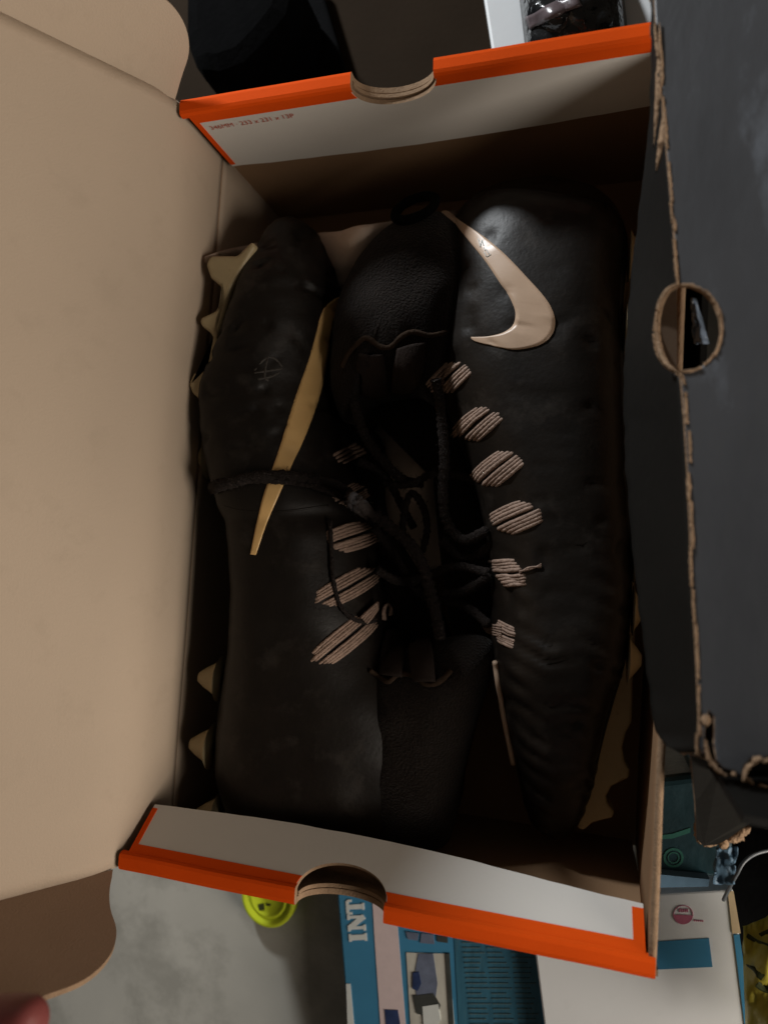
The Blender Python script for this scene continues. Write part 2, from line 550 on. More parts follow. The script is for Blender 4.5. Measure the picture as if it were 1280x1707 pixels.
def flap(P0, w, outline_px, name, m):
    """a lid end flap: plane through the lid edge; outline given as (s, t) in metres"""
    nrm = lu.cross(w).normalized()
    pts = [P0 + lu * s + w * t for s, t in outline_px]
    if nrm.dot(CAM - P0) < 0:
        nrm = -nrm
    v, f = prism_geo(pts, -nrm * 0.0026)
    return part(name, v, f, [m, CUT, OUTER], lid, False, [0, 2] + [1] * (len(f) - 2))
def rounded_flap(L, D, r, inset):
    pts = [(0.002, -0.0012), (L, -0.0012), (L, D)]
    pts.append((inset + r, D))
    for k in range(1, 13):
        q = math.pi / 2 * k / 12
        pts.append((inset + r - r * math.sin(q), D - r + r * math.cos(q)))
    for k in range(1, 8):
        q = 1 - k / 8
        pts.append((.002 + (inset - .002) * (1 - (1 - q) ** 1.8), (D - r) * q))
    return pts
PHI_U, PHI_L = math.radians(48), math.radians(75)
wu = hh * math.cos(PHI_U) + ln * math.sin(PHI_U)
wl = -hh * math.cos(PHI_L) + ln * math.sin(PHI_L)
flap(UL, wu, rounded_flap(LID_W - .004, 0.036, 0.020, 0.003), 'lid_flap', KRAFT)
flap(LL, wl, rounded_flap(LID_W - .004, 0.054, 0.026, 0.011), 'lid_flap', KRAFT_SHADED)

# ------------------------------------------------------------------ the cleats
def spow(x, e):
    return math.copysign(abs(x) ** e, x)

def smooth_rows(rows, n):
    a = cr_spline(rows, n)
    return a

def shoe_body(rows, sole_left, zs, zi, n=230, seg=110, disp=None):
    """rows: (py, pxL, pxR, zbottom, ztop) along the shoe; pixels only fix the outline, depth comes from zs (sole edge) and zi (throat edge)"""
    R = smooth_rows(rows, n)
    v = []; f = []
    info = []
    for i, (py, xl, xr, zb, zt) in enumerate(R):
        zL, zR = (zs, zi) if sole_left else (zi, zs)
        zm = (zb + zt) / 2
        k = min(1, (zt - zb) / 0.08)
        PL = at(xl, py, zm + (zL - zm) * k)
        PR = at(xr, py, zm + (zR - zm) * k)
        b = (zt - zb) / 2
        info.append((PL, PR, zb, zt))
        for j in range(seg):
            t = 2 * math.pi * j / seg
            c, s = math.cos(t), math.sin(t)
            on_sole = (c < 0) == sole_left
            ex = 0.42 if on_sole else 0.85
            ez = 0.62 if on_sole else 0.80
            a = 0.5 + 0.5 * spow(c, ex)
            ai = a if sole_left else 1 - a      # 0 at the sole, 1 at the throat
            z = zm + b * spow(s, ez)
            if s > 0:
                z -= 0.30 * b * s * ai ** 2 - 0.04 * b * math.sin(math.pi * ai)
            p = PL.lerp(PR, a)
            p.z = z
            if disp:
                nrm = V((c, 0, s)).normalized()
                p += nrm * disp(i / (n - 1), t, p, ai)
            v.append(p)
    for i in range(n - 1):
        for j in range(seg):
            j2 = (j + 1) % seg
            f.append((i * seg + j, i * seg + j2, (i + 1) * seg + j2, (i + 1) * seg + j))
    f.append(tuple(range(seg)))
    f.append(tuple(range((n - 1) * seg, n * seg)))
    return v, f, info

def bvh(*geos):
    vs = []; fs = []
    for v, f in geos:
        b = len(vs)
        vs += [tuple(q) for q in v]
        fs += [tuple(i + b for i in q) for q in f]
    return BVHTree.FromPolygons(vs, fs)

def drape(tree, px, py, lift=0.001, zfb=0.05):
    d = ray(px, py).normalized()
    h = tree.ray_cast(CAM, d)
    if h[0] is None:
        p = at(px, py, zfb)
        return p, V((0, 0, 1))
    n = h[1]
    if n.dot(d) > 0:
        n = -n
    return h[0] + n * lift, n

def ribbon_on(tree, left, right, n, k, lift, thick, crown=0.0, zfb=.05):
    """thin raised band between two pixel curves, laid on the surface below"""
    A = cr_spline(left, n); B = cr_spline(right, n)
    g = []
    prevz = None
    for i in range(n):
        row = []
        for j in range(k + 1):
            s = j / k
            x, y = A[i] * (1 - s) + B[i] * s
            p, nr = drape(tree, x, y, 0.0, zfb)
            edge = min(s, 1 - s) * k
            row.append(p + nr * (lift + crown * math.sin(math.pi * s)))
        g.append(row)
    # side check so that thickness goes down into the shoe
    a = (g[n // 2 + 1][k // 2] - g[n // 2][k // 2]).cross(g[n // 2][k // 2 + 1] - g[n // 2][k // 2])
    if a.dot(CAM - g[n // 2][k // 2]) < 0:
        g = [r[::-1] for r in g]
    return sheet_geo(g, thick)

def line_on(tree, pts, n, r, lift, seg=8, rough=0.0, flat=1.0, zfb=.05, braid=0.0, minz=None):
    P = cr_spline(pts, n)
    Q = []
    for x, y in P:
        p, nr = drape(tree, x, y, lift, zfb)
        Q.append(p)
    # slack cord: smooth over sudden drops
    for it in range(4):
        Q = [Q[0]] + [(Q[i - 1] + Q[i] * 2 + Q[i + 1]) / 4 for i in range(1, len(Q) - 1)] + [Q[-1]]
    rr = [r * (1 + braid * math.sin(i * 1.9) + rough * (random.random() - .5)) for i in range(n)]
    return tube_geo(Q, rr, seg, 0, flat)

def lathe_cone(P, axis, r0, r1, ln_, seg=14, fil=0.35):
    axis = V(axis).normalized()
    a = axis.cross(V((0, 1, 0))).normalized()
    b = axis.cross(a)
    prof = [(r0 * 1.45, 0.0), (r0 * 1.12, 0.12), (r0 * .95, .3), ((r0 + r1) * .5, .62), (r1 * 1.05, .9), (r1 * .8, 1.0)]
    v = []; f = []
    for (r, t) in prof:
        for k in range(seg):
            q = 2 * math.pi * k / seg
            v.append(P + axis * ln_ * t + (a * math.cos(q) + b * math.sin(q)) * r)
    m = len(prof)
    for i in range(m - 1):
        for k in range(seg):
            k2 = (k + 1) % seg
            f.append((i * seg + k, i * seg + k2, (i + 1) * seg + k2, (i + 1) * seg + k))
    f.append(tuple(range(seg))); f.append(tuple(range((m - 1) * seg, m * seg)))
    return v, f

def dome_geo(outline, ztop, zbot, n=64, rings=16, wob=0.0, power=0.62, tilt=(0, 0)):
    """closed pillow from a pixel outline (read at z about 60% height)"""
    zr = zbot + (ztop - zbot) * 0.62
    P = [at(x, y, zr) for x, y in outline]
    P = [V(q) for q in cr_spline([tuple(q) for q in P] + [tuple(P[0])], n + 1)][:-1]
    c = sum(P, V()) / n
    v = []; f = []
    for r in range(rings + 1):
        s = 1 - r / rings
        h = (1 - s ** 2.6) ** power
        for p in P:
            q = c.lerp(p, s)
            q.z = zr - 0.002 + (ztop - zr) * h + tilt[0] * (q.x - c.x) + tilt[1] * (q.y - c.y) + wob * noise.noise(V((q.x * 60, q.y * 60, ztop * 50)))
            v.append(q)
    base = len(v)
    for p in P:
        q = c.lerp(p, 0.93); q.z = zbot
        v.append(q)
    for r in range(rings - 1):
        for k in range(n):
            k2 = (k + 1) % n
            f.append((r * n + k, r * n + k2, (r + 1) * n + k2, (r + 1) * n + k))
    ci = (rings - 1) * n
    f.append(tuple(range(ci, ci + n)))
    for k in range(n):
        k2 = (k + 1) % n
        f.append((base + k, base + k2, k2, k))
    f.append(tuple(range(base, base + n)))
    # drop the unused innermost ring
    v2 = v[:rings * n] + v[base:]
    off = base - rings * n
    f = [tuple(i if i < rings * n else i - off for i in q) for q in f]
    return v2, f

def loop_bands(tree, shoe, x0, y0, x1, y1, width, bands, bright=CORD, gap=0.12, cords=4, bow=0.05, lift=0.0012, fray=0.10, skew=0.45):
    """one ghillie lace loop: a few bands of parallel cords arching over the upper"""
    dx, dy = x1 - x0, y1 - y0
    L = math.hypot(dx, dy)
    ux, uy = dx / L, dy / L
    nx, ny = -uy, ux
    mb = MB()
    tot = bands * cords
    for b in range(bands):
        for c in range(cords):
            k = b * cords + c
            s = ((k + .5) / tot - .5) * width
            s += (b - (bands - 1) / 2) * gap * width
            short = 0.96 - 0.16 * abs(2 * s / (width * (1 + gap))) ** 2 + random.uniform(-.05, .05)
            pts = []
            N = 12
            for i in range(N):
                t = i / (N - 1)
                e = (t - .5) * L * short * (1 + fray * (random.random() - .5) * (1 if i in (0, N - 1) else 0))
                bw = bow * L * (4 * (t - .5) ** 2 - .4) * (s / width) * -1.0
                x = (x0 + x1) / 2 + ux * (e + s * skew) + nx * (s + bw)
                y = (y0 + y1) / 2 + uy * (e + s * skew) + ny * (s + bw)
                p, nr = drape(tree, x, y, 0)
                arch = math.sin(math.pi * t) ** 0.6
                pts.append(p + nr * (-0.0012 + lift * 1.6 * arch + 0.0006 * math.cos(s / width * 3)))
            r = width / tot * 0.62 / 3300
            mb.add(*tube_geo(pts, r * random.uniform(.8, 1.2), 7, 0.15, .65))
    return mb.build('lace_loop', bright, shoe, True)

def scales(tree, pts, size, ang, m, shoe, name):
    mb = MB()
    for (x, y, s, a) in pts:
        ca, sa = math.cos(a), math.sin(a)
        N, M = 8, 4
        vv = []; ff = []
        c, nr = drape(tree, x, y, 0)
        for i in range(M + 1):
            for k in range(N):
                q = 2 * math.pi * k / N
                rr = math.cos(math.pi / 2 * i / M * .96)
                ex, ey = s * rr * math.cos(q), s * .22 * rr * math.sin(q)
                p, n2 = drape(tree, x + ex * ca - ey * sa, y + ex * sa + ey * ca, 0)
                vv.append(p + nr * (-0.0006 + 0.0010 * size * math.sin(math.pi / 2 * i / M)))
        for i in range(M):
            for k in range(N):
                k2 = (k + 1) % N
                ff.append((i * N + k, i * N + k2, (i + 1) * N + k2, (i + 1) * N + k))
        ff.append(tuple(range(M * N, M * N + N)))
        mb.add(vv, ff)
    return mb.build(name, m, shoe, True, kind='stuff')

# ---------- left shoe: toe up the picture, sole against the left wall
LROWS = [(371, 482, 490, .050, .062), (380, 452, 512, .030, .080), (400, 427, 538, .018, .090), (450, 400, 566, .010, .100),
         (500, 384, 578, .006, .105), (560, 365, 574, .005, .107), (650, 332, 566, .005, .108), (740, 333, 580, .005, .107),
         (830, 350, 606, .005, .105), (900, 366, 626, .005, .104), (1000, 372, 642, .005, .103), (1080, 366, 664, .005, .103),
         (1180, 346, 735, .005, .103), (1290, 338, 745, .005, .102), (1370, 348, 735, .006, .092), (1405, 375, 728, .010, .080), (1425, 470, 660, .030, .060)]
def ldisp(u, t, p, ai):
    d = 0.0011 * noise.noise(V((p.x * 22, p.y * 22, p.z * 22))) + 0.0005 * noise.noise(V((p.x * 70, p.y * 70, 4)))
    # flex creases where the forefoot bends
    d -= 0.0016 * math.exp(-((p.y + 0.012 - p.x * 0.1) / 0.005) ** 2) * (1 if math.sin(t) > 0 else 0)
    if u < 0.45:
        d -= 0.0020 * max(0, noise.noise(V((p.x * 130, p.y * 150, 9))) - .22) * 3
        d += 0.0006 * noise.noise(V((p.x * 60 - p.y * 40, p.y * 120, 5)))
    d -= 0.0007 * max(0, noise.noise(V((p.x * 45, p.y * 45, 31))) - .1) * 2
    return d
lv, lf, linfo = shoe_body(LROWS, True, 0.092, 0.050, disp=ldisp)
lshoe = thing('football_cleat', 'black cleat lying toe up, tan studs against the left wall, swoosh coloured as warm-lit', 'cleat', tuple(sum(lv, V()) / len(lv) * 1.0 - V((0, 0, 0.05))), 'pair of black cleats in the box')
part('upper', lv, lf, BLACK_SKIN, lshoe, True)
ltree = bvh((lv, lf))

# ---------- right shoe: heel up, toe down, sole against the right wall
RROWS = [(300, 915, 950, .030, .046), (306, 868, 1000, .020, .062), (326, 812, 1034, .012, .078), (362, 775, 1046, .008, .092), (410, 750, 1048, .006, .096),
         (500, 735, 1040, .005, .099), (600, 728, 1042, .005, .100), (700, 752, 1044, .005, .099), (800, 790, 1048, .005, .098),
         (900, 815, 1055, .005, .097), (1000, 822, 1055, .005, .096), (1100, 822, 1046, .005, .096), (1180, 838, 1026, .005, .090),
         (1260, 858, 1006, .006, .082), (1330, 872, 990, .010, .072), (1375, 890, 975, .018, .060), (1396, 918, 948, .030, .048)]
def rdisp(u, t, p, ai):
    d = 0.0011 * noise.noise(V((p.x * 22, p.y * 22, p.z * 22 + 7))) + 0.0005 * noise.noise(V((p.x * 70, p.y * 70, 11)))
    if u > 0.50:
        k = min(1, (u - .50) / .2)
        w_ = 1.6 * noise.noise(V((p.x * 40, p.y * 40, 3)))
        ph = p.y * 640 + p.x * 260 + w_ * 1.4
        am = max(0, .35 + 1.1 * noise.noise(V((p.x * 75 + p.y * 20, p.y * 45, 8))))
        d += k * 0.0030 * am * (abs(math.sin(ph * .5)) - .5)
    if u < 0.16:
        k = 1 - u / .16
        d += k * 0.0030 * noise.noise(V((p.x * 55, p.y * 110 + p.x * 40, 14)))
    # pitted, dented skin
    d -= 0.0011 * max(0, noise.noise(V((p.x * 120, p.y * 120, 21))) - .30) * 3
    return d
rv, rf, rinfo = shoe_body(RROWS, False, 0.085, 0.048, disp=rdisp)
rshoe = thing('football_cleat', 'black cleat lying toe down with pale cream swoosh, beside the black box', 'cleat', tuple(sum(rv, V()) / len(rv) - V((0, 0, 0.05))), 'pair of black cleats in the box')
n_seg = 110
fm = []
for k in range(len(rf)):
    i = k // n_seg
    fm.append(1 if i < 39 else 0)
part('upper', rv, rf, [BLACK_SKIN, BLACK_GLOSS], rshoe, True, fm)
rtree = bvh((rv, rf))

# collars (knit cuffs) as pillows joined to the uppers
RC = [(550, 610), (558, 545), (572, 482), (600, 432), (645, 380), (700, 352), (745, 356), (785, 395), (800, 440), (797, 500), (780, 560), (752, 630), (722, 672), (688, 655), (640, 660), (604, 672), (578, 705), (556, 670)]
rcv, rcf = dome_geo(RC, 0.097, 0.02, wob=0.0022, n=90, rings=26)
part('collar', rcv, rcf, KNIT, rshoe, True)
LC = [(590, 1200), (596, 1150), (622, 1108), (664, 1085), (720, 1070), (780, 1060), (822, 1075), (812, 1140), (785, 1230), (760, 1330), (742, 1410), (660, 1425), (610, 1380), (590, 1290)]
lcv, lcf = dome_geo(LC, 0.094, 0.02, wob=0.0022, n=90, rings=26)
part('collar', lcv, lcf, KNIT, lshoe, True)
# tongues sunk between the eyelet rows
RT = [(580, 590), (660, 580), (735, 600), (765, 700), (800, 800), (830, 900), (832, 1000), (825, 1070), (760, 1070), (748, 985), (742, 900), (744, 830), (738, 775), (716, 728), (640, 705), (590, 660)]
rtv, rtf = dome_geo(RT, 0.052, 0.006, power=.5)
part('tongue', rtv, rtf, KNIT, rshoe, True)
LT = [(575, 690), (618, 710), (640, 770), (640, 830), (652, 880), (676, 920), (705, 980), (738, 1060), (740, 1110), (640, 1130), (600, 1050), (590, 950), (585, 850), (570, 760)]
ltv, ltf = dome_geo(LT, 0.048, 0.006, power=.5)
part('tongue', ltv, ltf, KNIT, lshoe, True)
alltree = bvh((lv, lf), (rv, rf), (rcv, rcf), (lcv, lcf), (rtv, rtf), (ltv, ltf))
rtall = bvh((rv, rf), (rcv, rcf), (rtv, rtf))
ltall = bvh((lv, lf), (lcv, lcf), (ltv, ltf))

# swooshes
SR_o = [(739, 352), (748, 353), (766, 367), (805, 394), (841, 424), (881, 466), (906, 494), (920, 516), (925, 538), (919, 559), (899, 575), (859, 583), (823, 577), (795, 570), (786, 565)]
SR_i = [(736, 354), (743, 360), (759, 374), (787, 408), (810, 437), (834, 473), (846, 490), (855, 508), (859, 523), (857, 538), (850, 548), (836, 556), (814, 561), (795, 562), (786, 562)]
v, f = ribbon_on(rtall, SR_o, SR_i, 90, 8, 0.0006, 0.0012, 0.0001)
swr = part('swoosh', v, f, CREAM, rshoe, True, label='pale cream swoosh')
mb = MB()
tsw = bvh((v, f))
for pts in ([(797, 398), (801, 412)], [(801, 412), (803, 400)], [(803, 400), (806, 410)], [(807, 420), (811, 428)], [(810, 415), (815, 424)], [(812, 428), (818, 424)], [(806, 412), (809, 418)]):
    mb.add(*line_on(tsw, pts, 5, 0.00022, 0.0001, 5))
mb.build('glint_fleck', LETTER, swr, True)  # pale strokes painted as glints on the swoosh
SL_l = [(562, 496), (545, 508), (534, 527), (527, 555), (515, 598), (501, 637), (489, 672), (478, 708), (467, 743), (454, 782), (438, 831), (427, 879), (418, 924)]
SL_r = [(572, 494), (566, 510), (559, 530), (552, 556), (545, 598), (537, 640), (527, 676), (515, 710), (502, 742), (487, 774), (467, 822), (446, 870), (427, 925)]
v, f = ribbon_on(ltree, SL_l, SL_r, 90, 6, 0.0006, 0.0012, 0.0001)
part('swoosh', v, f, CREAM_LIT, lshoe, True, label='cream swoosh coloured as warm-lit')

# collar hems and ribs
v, f = line_on(rtall, [(572, 612), (580, 592), (598, 572), (612, 563), (634, 578), (652, 578), (668, 562), (688, 553), (715, 560), (742, 553)], 60, 0.0014, 0.0006, 8, 0.2)
part('collar_hem', v, f, HEM, rshoe, True)
v, f = line_on(ltall, [(615, 1118), (632, 1128), (648, 1138), (664, 1124), (690, 1128), (712, 1142), (735, 1136), (752, 1118)], 50, 0.0013, 0.0006, 8, 0.2)
part('collar_hem', v, f, HEM, lshoe, True)
for a, b in (([(600, 590), (598, 622), (600, 656)], [(640, 590), (644, 622), (646, 656)]), ([(664, 580), (655, 615), (652, 650)], [(707, 572), (704, 612), (695, 650)])):
    v, f = ribbon_on(rtall, a, b, 18, 6, 0.0022, 0.002, 0.0014)
    part('webbing_rib', v, f, RIB, rshoe, True)
for a, b in (([(640, 1050), (632, 1090), (630, 1128)], [(672, 1052), (676, 1092), (672, 1130)]), ([(684, 1062), (684, 1098), (690, 1138)], [(718, 1062), (724, 1098), (728, 1138)])):
    v, f = ribbon_on(ltall, a, b, 18, 6, 0.0022, 0.002, 0.0014)
    part('webbing_rib', v, f, RIB, lshoe, True)

# heel pull loop of the right shoe
P = []
c0 = at(692, 350, 0.085)
for k in range(25):
    q = 2 * math.pi * k / 24
    ex, ey = 36 * math.cos(q), 15 * math.sin(q)
    a = -0.42
    P.append(at(692 + ex * math.cos(a) - ey * math.sin(a), 347 + ex * math.sin(a) + ey * math.cos(a), 0.080 + 0.006 * math.sin(q)))
v, f = tube_geo(P, 0.0028, 8, 0.1, 0.7)
part('pull_loop', v, f, STRAP, rshoe, True)

# lace loops
for a in ((724, 654, 772, 606, 40, 2), (766, 733, 824, 682, 42, 2), (797, 808, 860, 756, 42, 2), (822, 880, 897, 846, 44, 2), (822, 956, 873, 954, 40, 2), (824, 1048, 860, 1066, 30, 2)):
    loop_bands(rtall, rshoe, *a)
for a in ((560, 767, 606, 745, 26, 1), (560, 838, 610, 812, 30, 2), (547, 908, 627, 882, 40, 2), (527, 1008, 632, 948, 36, 2), (524, 1108, 624, 1024, 36, 2)):
    loop_bands(ltall, lshoe, *a)
# frayed ends by two of the right loops, and a small brown loop at the left throat
mb = MB()
for k in range(4):
    mb.add(*line_on(rtall, [(868, 952 + k), (884, 950 - k * 2), (903, 940 + k * 2)], 8, 0.0005, 0.0010, 5, .3))
mb.build('frayed_cord', CORD, rshoe, True)
mb = MB()
for k in range(5):
    mb.add(*line_on(rtall, [(800 + k * 2, 1036 + k * 3), (818, 1040 + k * 4), (840, 1044 + k * 4)], 8, 0.0006, 0.0016, 5, .3))
mb.build('frayed_cord', CORD, rshoe, True)
mb = MB()
for k in range(3):
    mb.add(*line_on(ltall, [(634 + k * 2, 1034), (632 + k * 2, 1018), (640 + k, 1006), (648 - k, 1012), (648 - k * 2, 1026)], 14, 0.0006, 0.0016, 6, .2))
mb.build('throat_loop', CORD, lshoe, True)
mb = MB()
for k in range(4):
    mb.add(*line_on(ltall, [(596 + k * 3, 1030 + k * 3), (608 + k * 3, 1018 + k * 2), (622, 1006 + k * 3)], 8, 0.0008, 0.0030, 6, .2))
mb.build('lace_loop', CORD, lshoe, True)

# laces
def lace(shoe, tree, pts, r=0.0026, n=90, lift=0.0018, flat=0.7, zfb=0.045, fuzz=True):
    """braided lace lying on what is below it; points with a third value hang free at that height"""
    P = cr_spline([p if len(p) == 3 else (p[0], p[1], -1) for p in pts], n)
    Q = []
    for x, y, z in P:
        if z > 0:
            Q.append(at(x, y, z))
        else:
            Q.append(drape(tree, x, y, lift, zfb)[0])
    for it in range(5):
        Q = [Q[0]] + [(Q[i - 1] + Q[i] * 2 + Q[i + 1]) / 4 for i in range(1, len(Q) - 1)] + [Q[-1]]
    mb = MB()
    rr = [r * (1 + 0.13 * math.sin(i * 2.1) + .2 * (random.random() - .5)) for i in range(n)]
    mb.add(*tube_geo(Q, rr, 9, 0.10, flat))
    if fuzz:                                   # loose fibres standing off the worn lace
        for k in range(n * 2):
            i = random.randrange(1, n - 1)
            d = V((random.uniform(-1, 1), random.uniform(-1, 1), random.uniform(-.1, 1))).normalized()
            b = Q[i] + d * r * .7
            e = V((random.uniform(-1, 1), random.uniform(-1, 1), random.uniform(-.4, .6))) * .0009
            mb.add(*tube_geo([b, b + d * r * .55 + e * .5, b + d * r * .7 + e * 1.6], .00011, 3))
    return mb.build('lace', LACE, shoe, True)
lace(rshoe, alltree, [(726, 632, .086), (732, 662, .082), (736, 700, .078), (741, 760, .074), (738, 820, .070), (744, 868, .066), (772, 900, .064), (812, 884, .074)], 0.0027)
lace(rshoe, alltree, [(586, 650, .080), (596, 690, .078), (610, 728, .074), (642, 772, .068), (672, 800, .062), (705, 806, .056)], 0.0027)
lace(lshoe, alltree, [(330, 828), (352, 812), (385, 806), (420, 797), (470, 795), (510, 800), (548, 808), (584, 828, .080), (620, 856, .078), (655, 882, .076), (686, 910, .074), (706, 946, .072), (718, 992, .070), (728, 1030, .070), (734, 1066, .074)], 0.0031, 150)
lace(lshoe, alltree, [(337, 822), (360, 818), (400, 802), (445, 801), (500, 806), (540, 818), (580, 838, .076), (612, 862, .070)], 0.0019, 80)
lace(lshoe, alltree, [(547, 868), (550, 920), (553, 965), (562, 1005), (580, 1028), (604, 1038), (622, 1034)], 0.0012, 60, fuzz=False)
lace(rshoe, alltree, [(672, 905, .050), (672, 865, .056), (684, 822, .060), (704, 842, .058), (712, 880, .054), (704, 920, .050)], 0.0020, 60)
lace(rshoe, alltree, [(640, 806, .060), (682, 808, .064), (720, 790, .062), (760, 792, .058), (800, 806, .056)], 0.0020, 60)
lace(rshoe, alltree, [(735, 900, .060), (768, 928, .058), (796, 926, .060), (824, 902, .070)], 0.0024, 50)
lace(rshoe, alltree, [(738, 990, .058), (776, 985, .060), (818, 958, .072)], 0.0024, 50)
lace(lshoe, alltree, [(625, 880, .070), (660, 930, .056), (690, 980, .050), (730, 1000, .050), (775, 1010, .056), (815, 1042, .066)], 0.0024, 60)
lace(lshoe, alltree, [(628, 950, .072), (668, 970, .060), (712, 960, .054), (760, 944, .058), (815, 955, .072)], 0.0024, 60)
lace(lshoe, alltree, [(600, 770, .074), (640, 790, .062), (668, 840, .052), (690, 880, .046)], 0.0022, 50)

# scales and dimples
# scuffed mark embossed on the left forefoot
mb = MB()
for q in ([(424, 618), (444, 592), (462, 600), (470, 612)], [(424, 622), (448, 618), (472, 614)], [(446, 596), (440, 630), (448, 634)], [(430, 632), (452, 628), (466, 620)]):
    mb.add(*line_on(ltree, q, 10, 0.0007, 0.0, 6, .3, .5))
mb.build('embossed_mark', EMB, lshoe, True)

# seams of the uppers
def seam(tree, shoe, pts, r=.0008, m=HEM):
    v, f = line_on(tree, pts, 50, r, 0.0, 6, .2, .6)
    part('seam', v, f, m, shoe, True)
seam(ltree, lshoe, [(352, 835), (400, 850), (470, 852), (548, 842)], .0006, BLACK_SKIN)

# soles, studs
def sole_plate(info, sole_left, m, shoe, name, i0, i1, thick, zlo=.06, zhi=.94, out=0.0):
    v = []; f = []
    sg = -1 if sole_left else 1
    idx = list(range(i0, i1, 2))
    for i in idx:
        PL, PR, zb, zt = info[i]
        p = PL if sole_left else PR
        zl, zh = zb + (zt - zb) * zlo, zb + (zt - zb) * zhi
        for (dx, z) in ((-0.003, zl), (thick, zl + .004), (thick, zh - .004), (-0.003, zh)):
            v.append(V((p.x + sg * dx, p.y, z)))
    m4 = 4
    n = len(idx)
    for i in range(n - 1):
        for k in range(4):
            k2 = (k + 1) % 4
            f.append((i * 4 + k, i * 4 + k2, (i + 1) * 4 + k2, (i + 1) * 4 + k))
    f.append((0, 1, 2, 3)); f.append(tuple(range((n - 1) * 4, n * 4)))
    return part(name, v, f, m, shoe, True)
lsole = sole_plate(linfo, True, BLACK_SOLE, lshoe, 'outsole', 14, 212, 0.0002, zhi=.80)
rsole = sole_plate(rinfo, False, BLACK_SOLE, rshoe, 'outsole', 18, 212, 0.0002, zhi=.80)
LSTUD = [(415, 446), (372, 535), (338, 640), (338, 760), (345, 1135), (338, 1250), (350, 1370)]
def clampx(p, lo, hi):
    p.x = max(lo, min(hi, p.x)); return p
for k, (x, y) in enumerate(LSTUD):
    for z, dd in ((0.082, 0), (0.026, 0.004)):
        p = at(x, y, 0.090); p.z = z; p.y += dd
        # base on the sole plane of that station
        j = min(range(len(linfo)), key=lambda i: abs(linfo[i][0].y - p.y))
        base = V((linfo[j][0].x - 0.0005, p.y, z))
        L = min(0.012, base.x + 0.1195) if base.x > -0.117 else 0.004
        v, f = lathe_cone(base, (-1, 0, 0.12), 0.0085, 0.0035, max(L, 0.004))
        part('stud', v, f, TAN_SOLE, lsole, True)
RSTUD = [450, 560, 930, 1010, 1090]
for y in RSTUD:
    j = min(range(len(rinfo)), key=lambda i: abs(rinfo[i][1].y - at(1040, y, .06).y))
    for z in (0.075, 0.025):
        base = V((rinfo[j][1].x + 0.001, rinfo[j][1].y, z))
        v, f = lathe_cone(base, (1, 0, 0), 0.0085, 0.0035, max(0.004, min(0.012, 0.1165 - base.x)))
        part('stud', v, f, TAN_SOLE, rsole, True)
# the flared forefoot row of the right shoe: filleted prongs
RP = [(1042, 900), (1052, 905), (1058, 960), (1062, 1040), (1060, 1104), (1054, 1140), (1063, 1165), (1079, 1172), (1078, 1184), (1056, 1205), (1043, 1222), (1037, 1246), (1041, 1270), (1052, 1284), (1055, 1298), (1034, 1304), (1018, 1312), (1010, 1328), (1012, 1342), (1023, 1352), (1022, 1364), (1003, 1368), (986, 1373), (972, 1386), (960, 1380), (985, 1300), (1005, 1200)]
pp = [clampx(at(x, y, 0.052), 0, 0.1155) for x, y in RP]
v, f = prism_geo(pp, (0, 0, -0.012))
o = part('forefoot_prongs', v, f, TAN_SOLE, rsole)
bevel(o, 0.003, 3)
LP = [(420, 400), (395, 425), (350, 425), (342, 440), (350, 462), (366, 475), (370, 497), (358, 518), (332, 530), (334, 542), (352, 556), (356, 585), (345, 606), (322, 622), (313, 640), (320, 655), (336, 670), (345, 650), (362, 560), (385, 480), (425, 410)]
pp = [clampx(at(x, y, 0.102), -0.1185, 0) for x, y in LP]
v, f = prism_geo(pp, (0, 0, -0.010))
o = part('forefoot_prongs', v, f, TAN_SOLE, lsole)
bevel(o, 0.003, 3)
# tan rand along the inner toe of the right shoe
v, f = line_on(rtree, [(828, 1102), (831, 1130), (838, 1170), (846, 1215), (854, 1252), (858, 1272)], 30, 0.0014, 0.001, 8, .1, zfb=.045)
part('toe_rand', v, f, CREAM, rshoe, True, label='pale strip along the inner toe')

# ------------------------------------------------------------------ brown tissue paper under the shoes
g = []
A = [(335, 452), (400, 470), (460, 480), (520, 470), (600, 470), (660, 480), (720, 470)]
NX, NY = 44, 60
for i in range(NX + 1):
    s = i / NX
    row = []
    for j in range(NY + 1):
        t = j / NY
        x = 342 + (760 - 342) * s
        top = np.interp(s, [0, .12, .3, .55, .75, 1], [428, 412, 396, 384, 366, 350])
        top += 7 * noise.noise(V((s * 9, 1, 1)))
        y = top + (950 - top) * t
        z = 0.012 + (0.036 + 0.036 * math.exp(-((s - .60) / .14) ** 2)) * (1 - .8 * max(0, (s - .72) / .28)) * math.exp(-(t / 0.22) ** 2) + 0.006 * noise.noise(V((s * 5, t * 7, 2))) + 0.003 * abs(noise.noise(V((s * 13, t * 15, 5))))
        z += 0.030 * math.exp(-((x - 690) / 60) ** 2 - ((y - 830) / 110) ** 2)
        # corner at the wall stands up against the studs
        z += 0.052 * math.exp(-(s / 0.13) ** 2) * math.exp(-(t / 0.08) ** 2)
        p = at(x, y, z)
        p.x = max(p.x, -0.1165)
        row.append(p)
    g.append(row)
v, f = sheet_geo(g, 0.0002)
single('tissue_paper', v, f, TISSUE, 'crumpled brown tissue paper lying under the cleats, one corner curled up at the left wall', 'tissue paper', True)

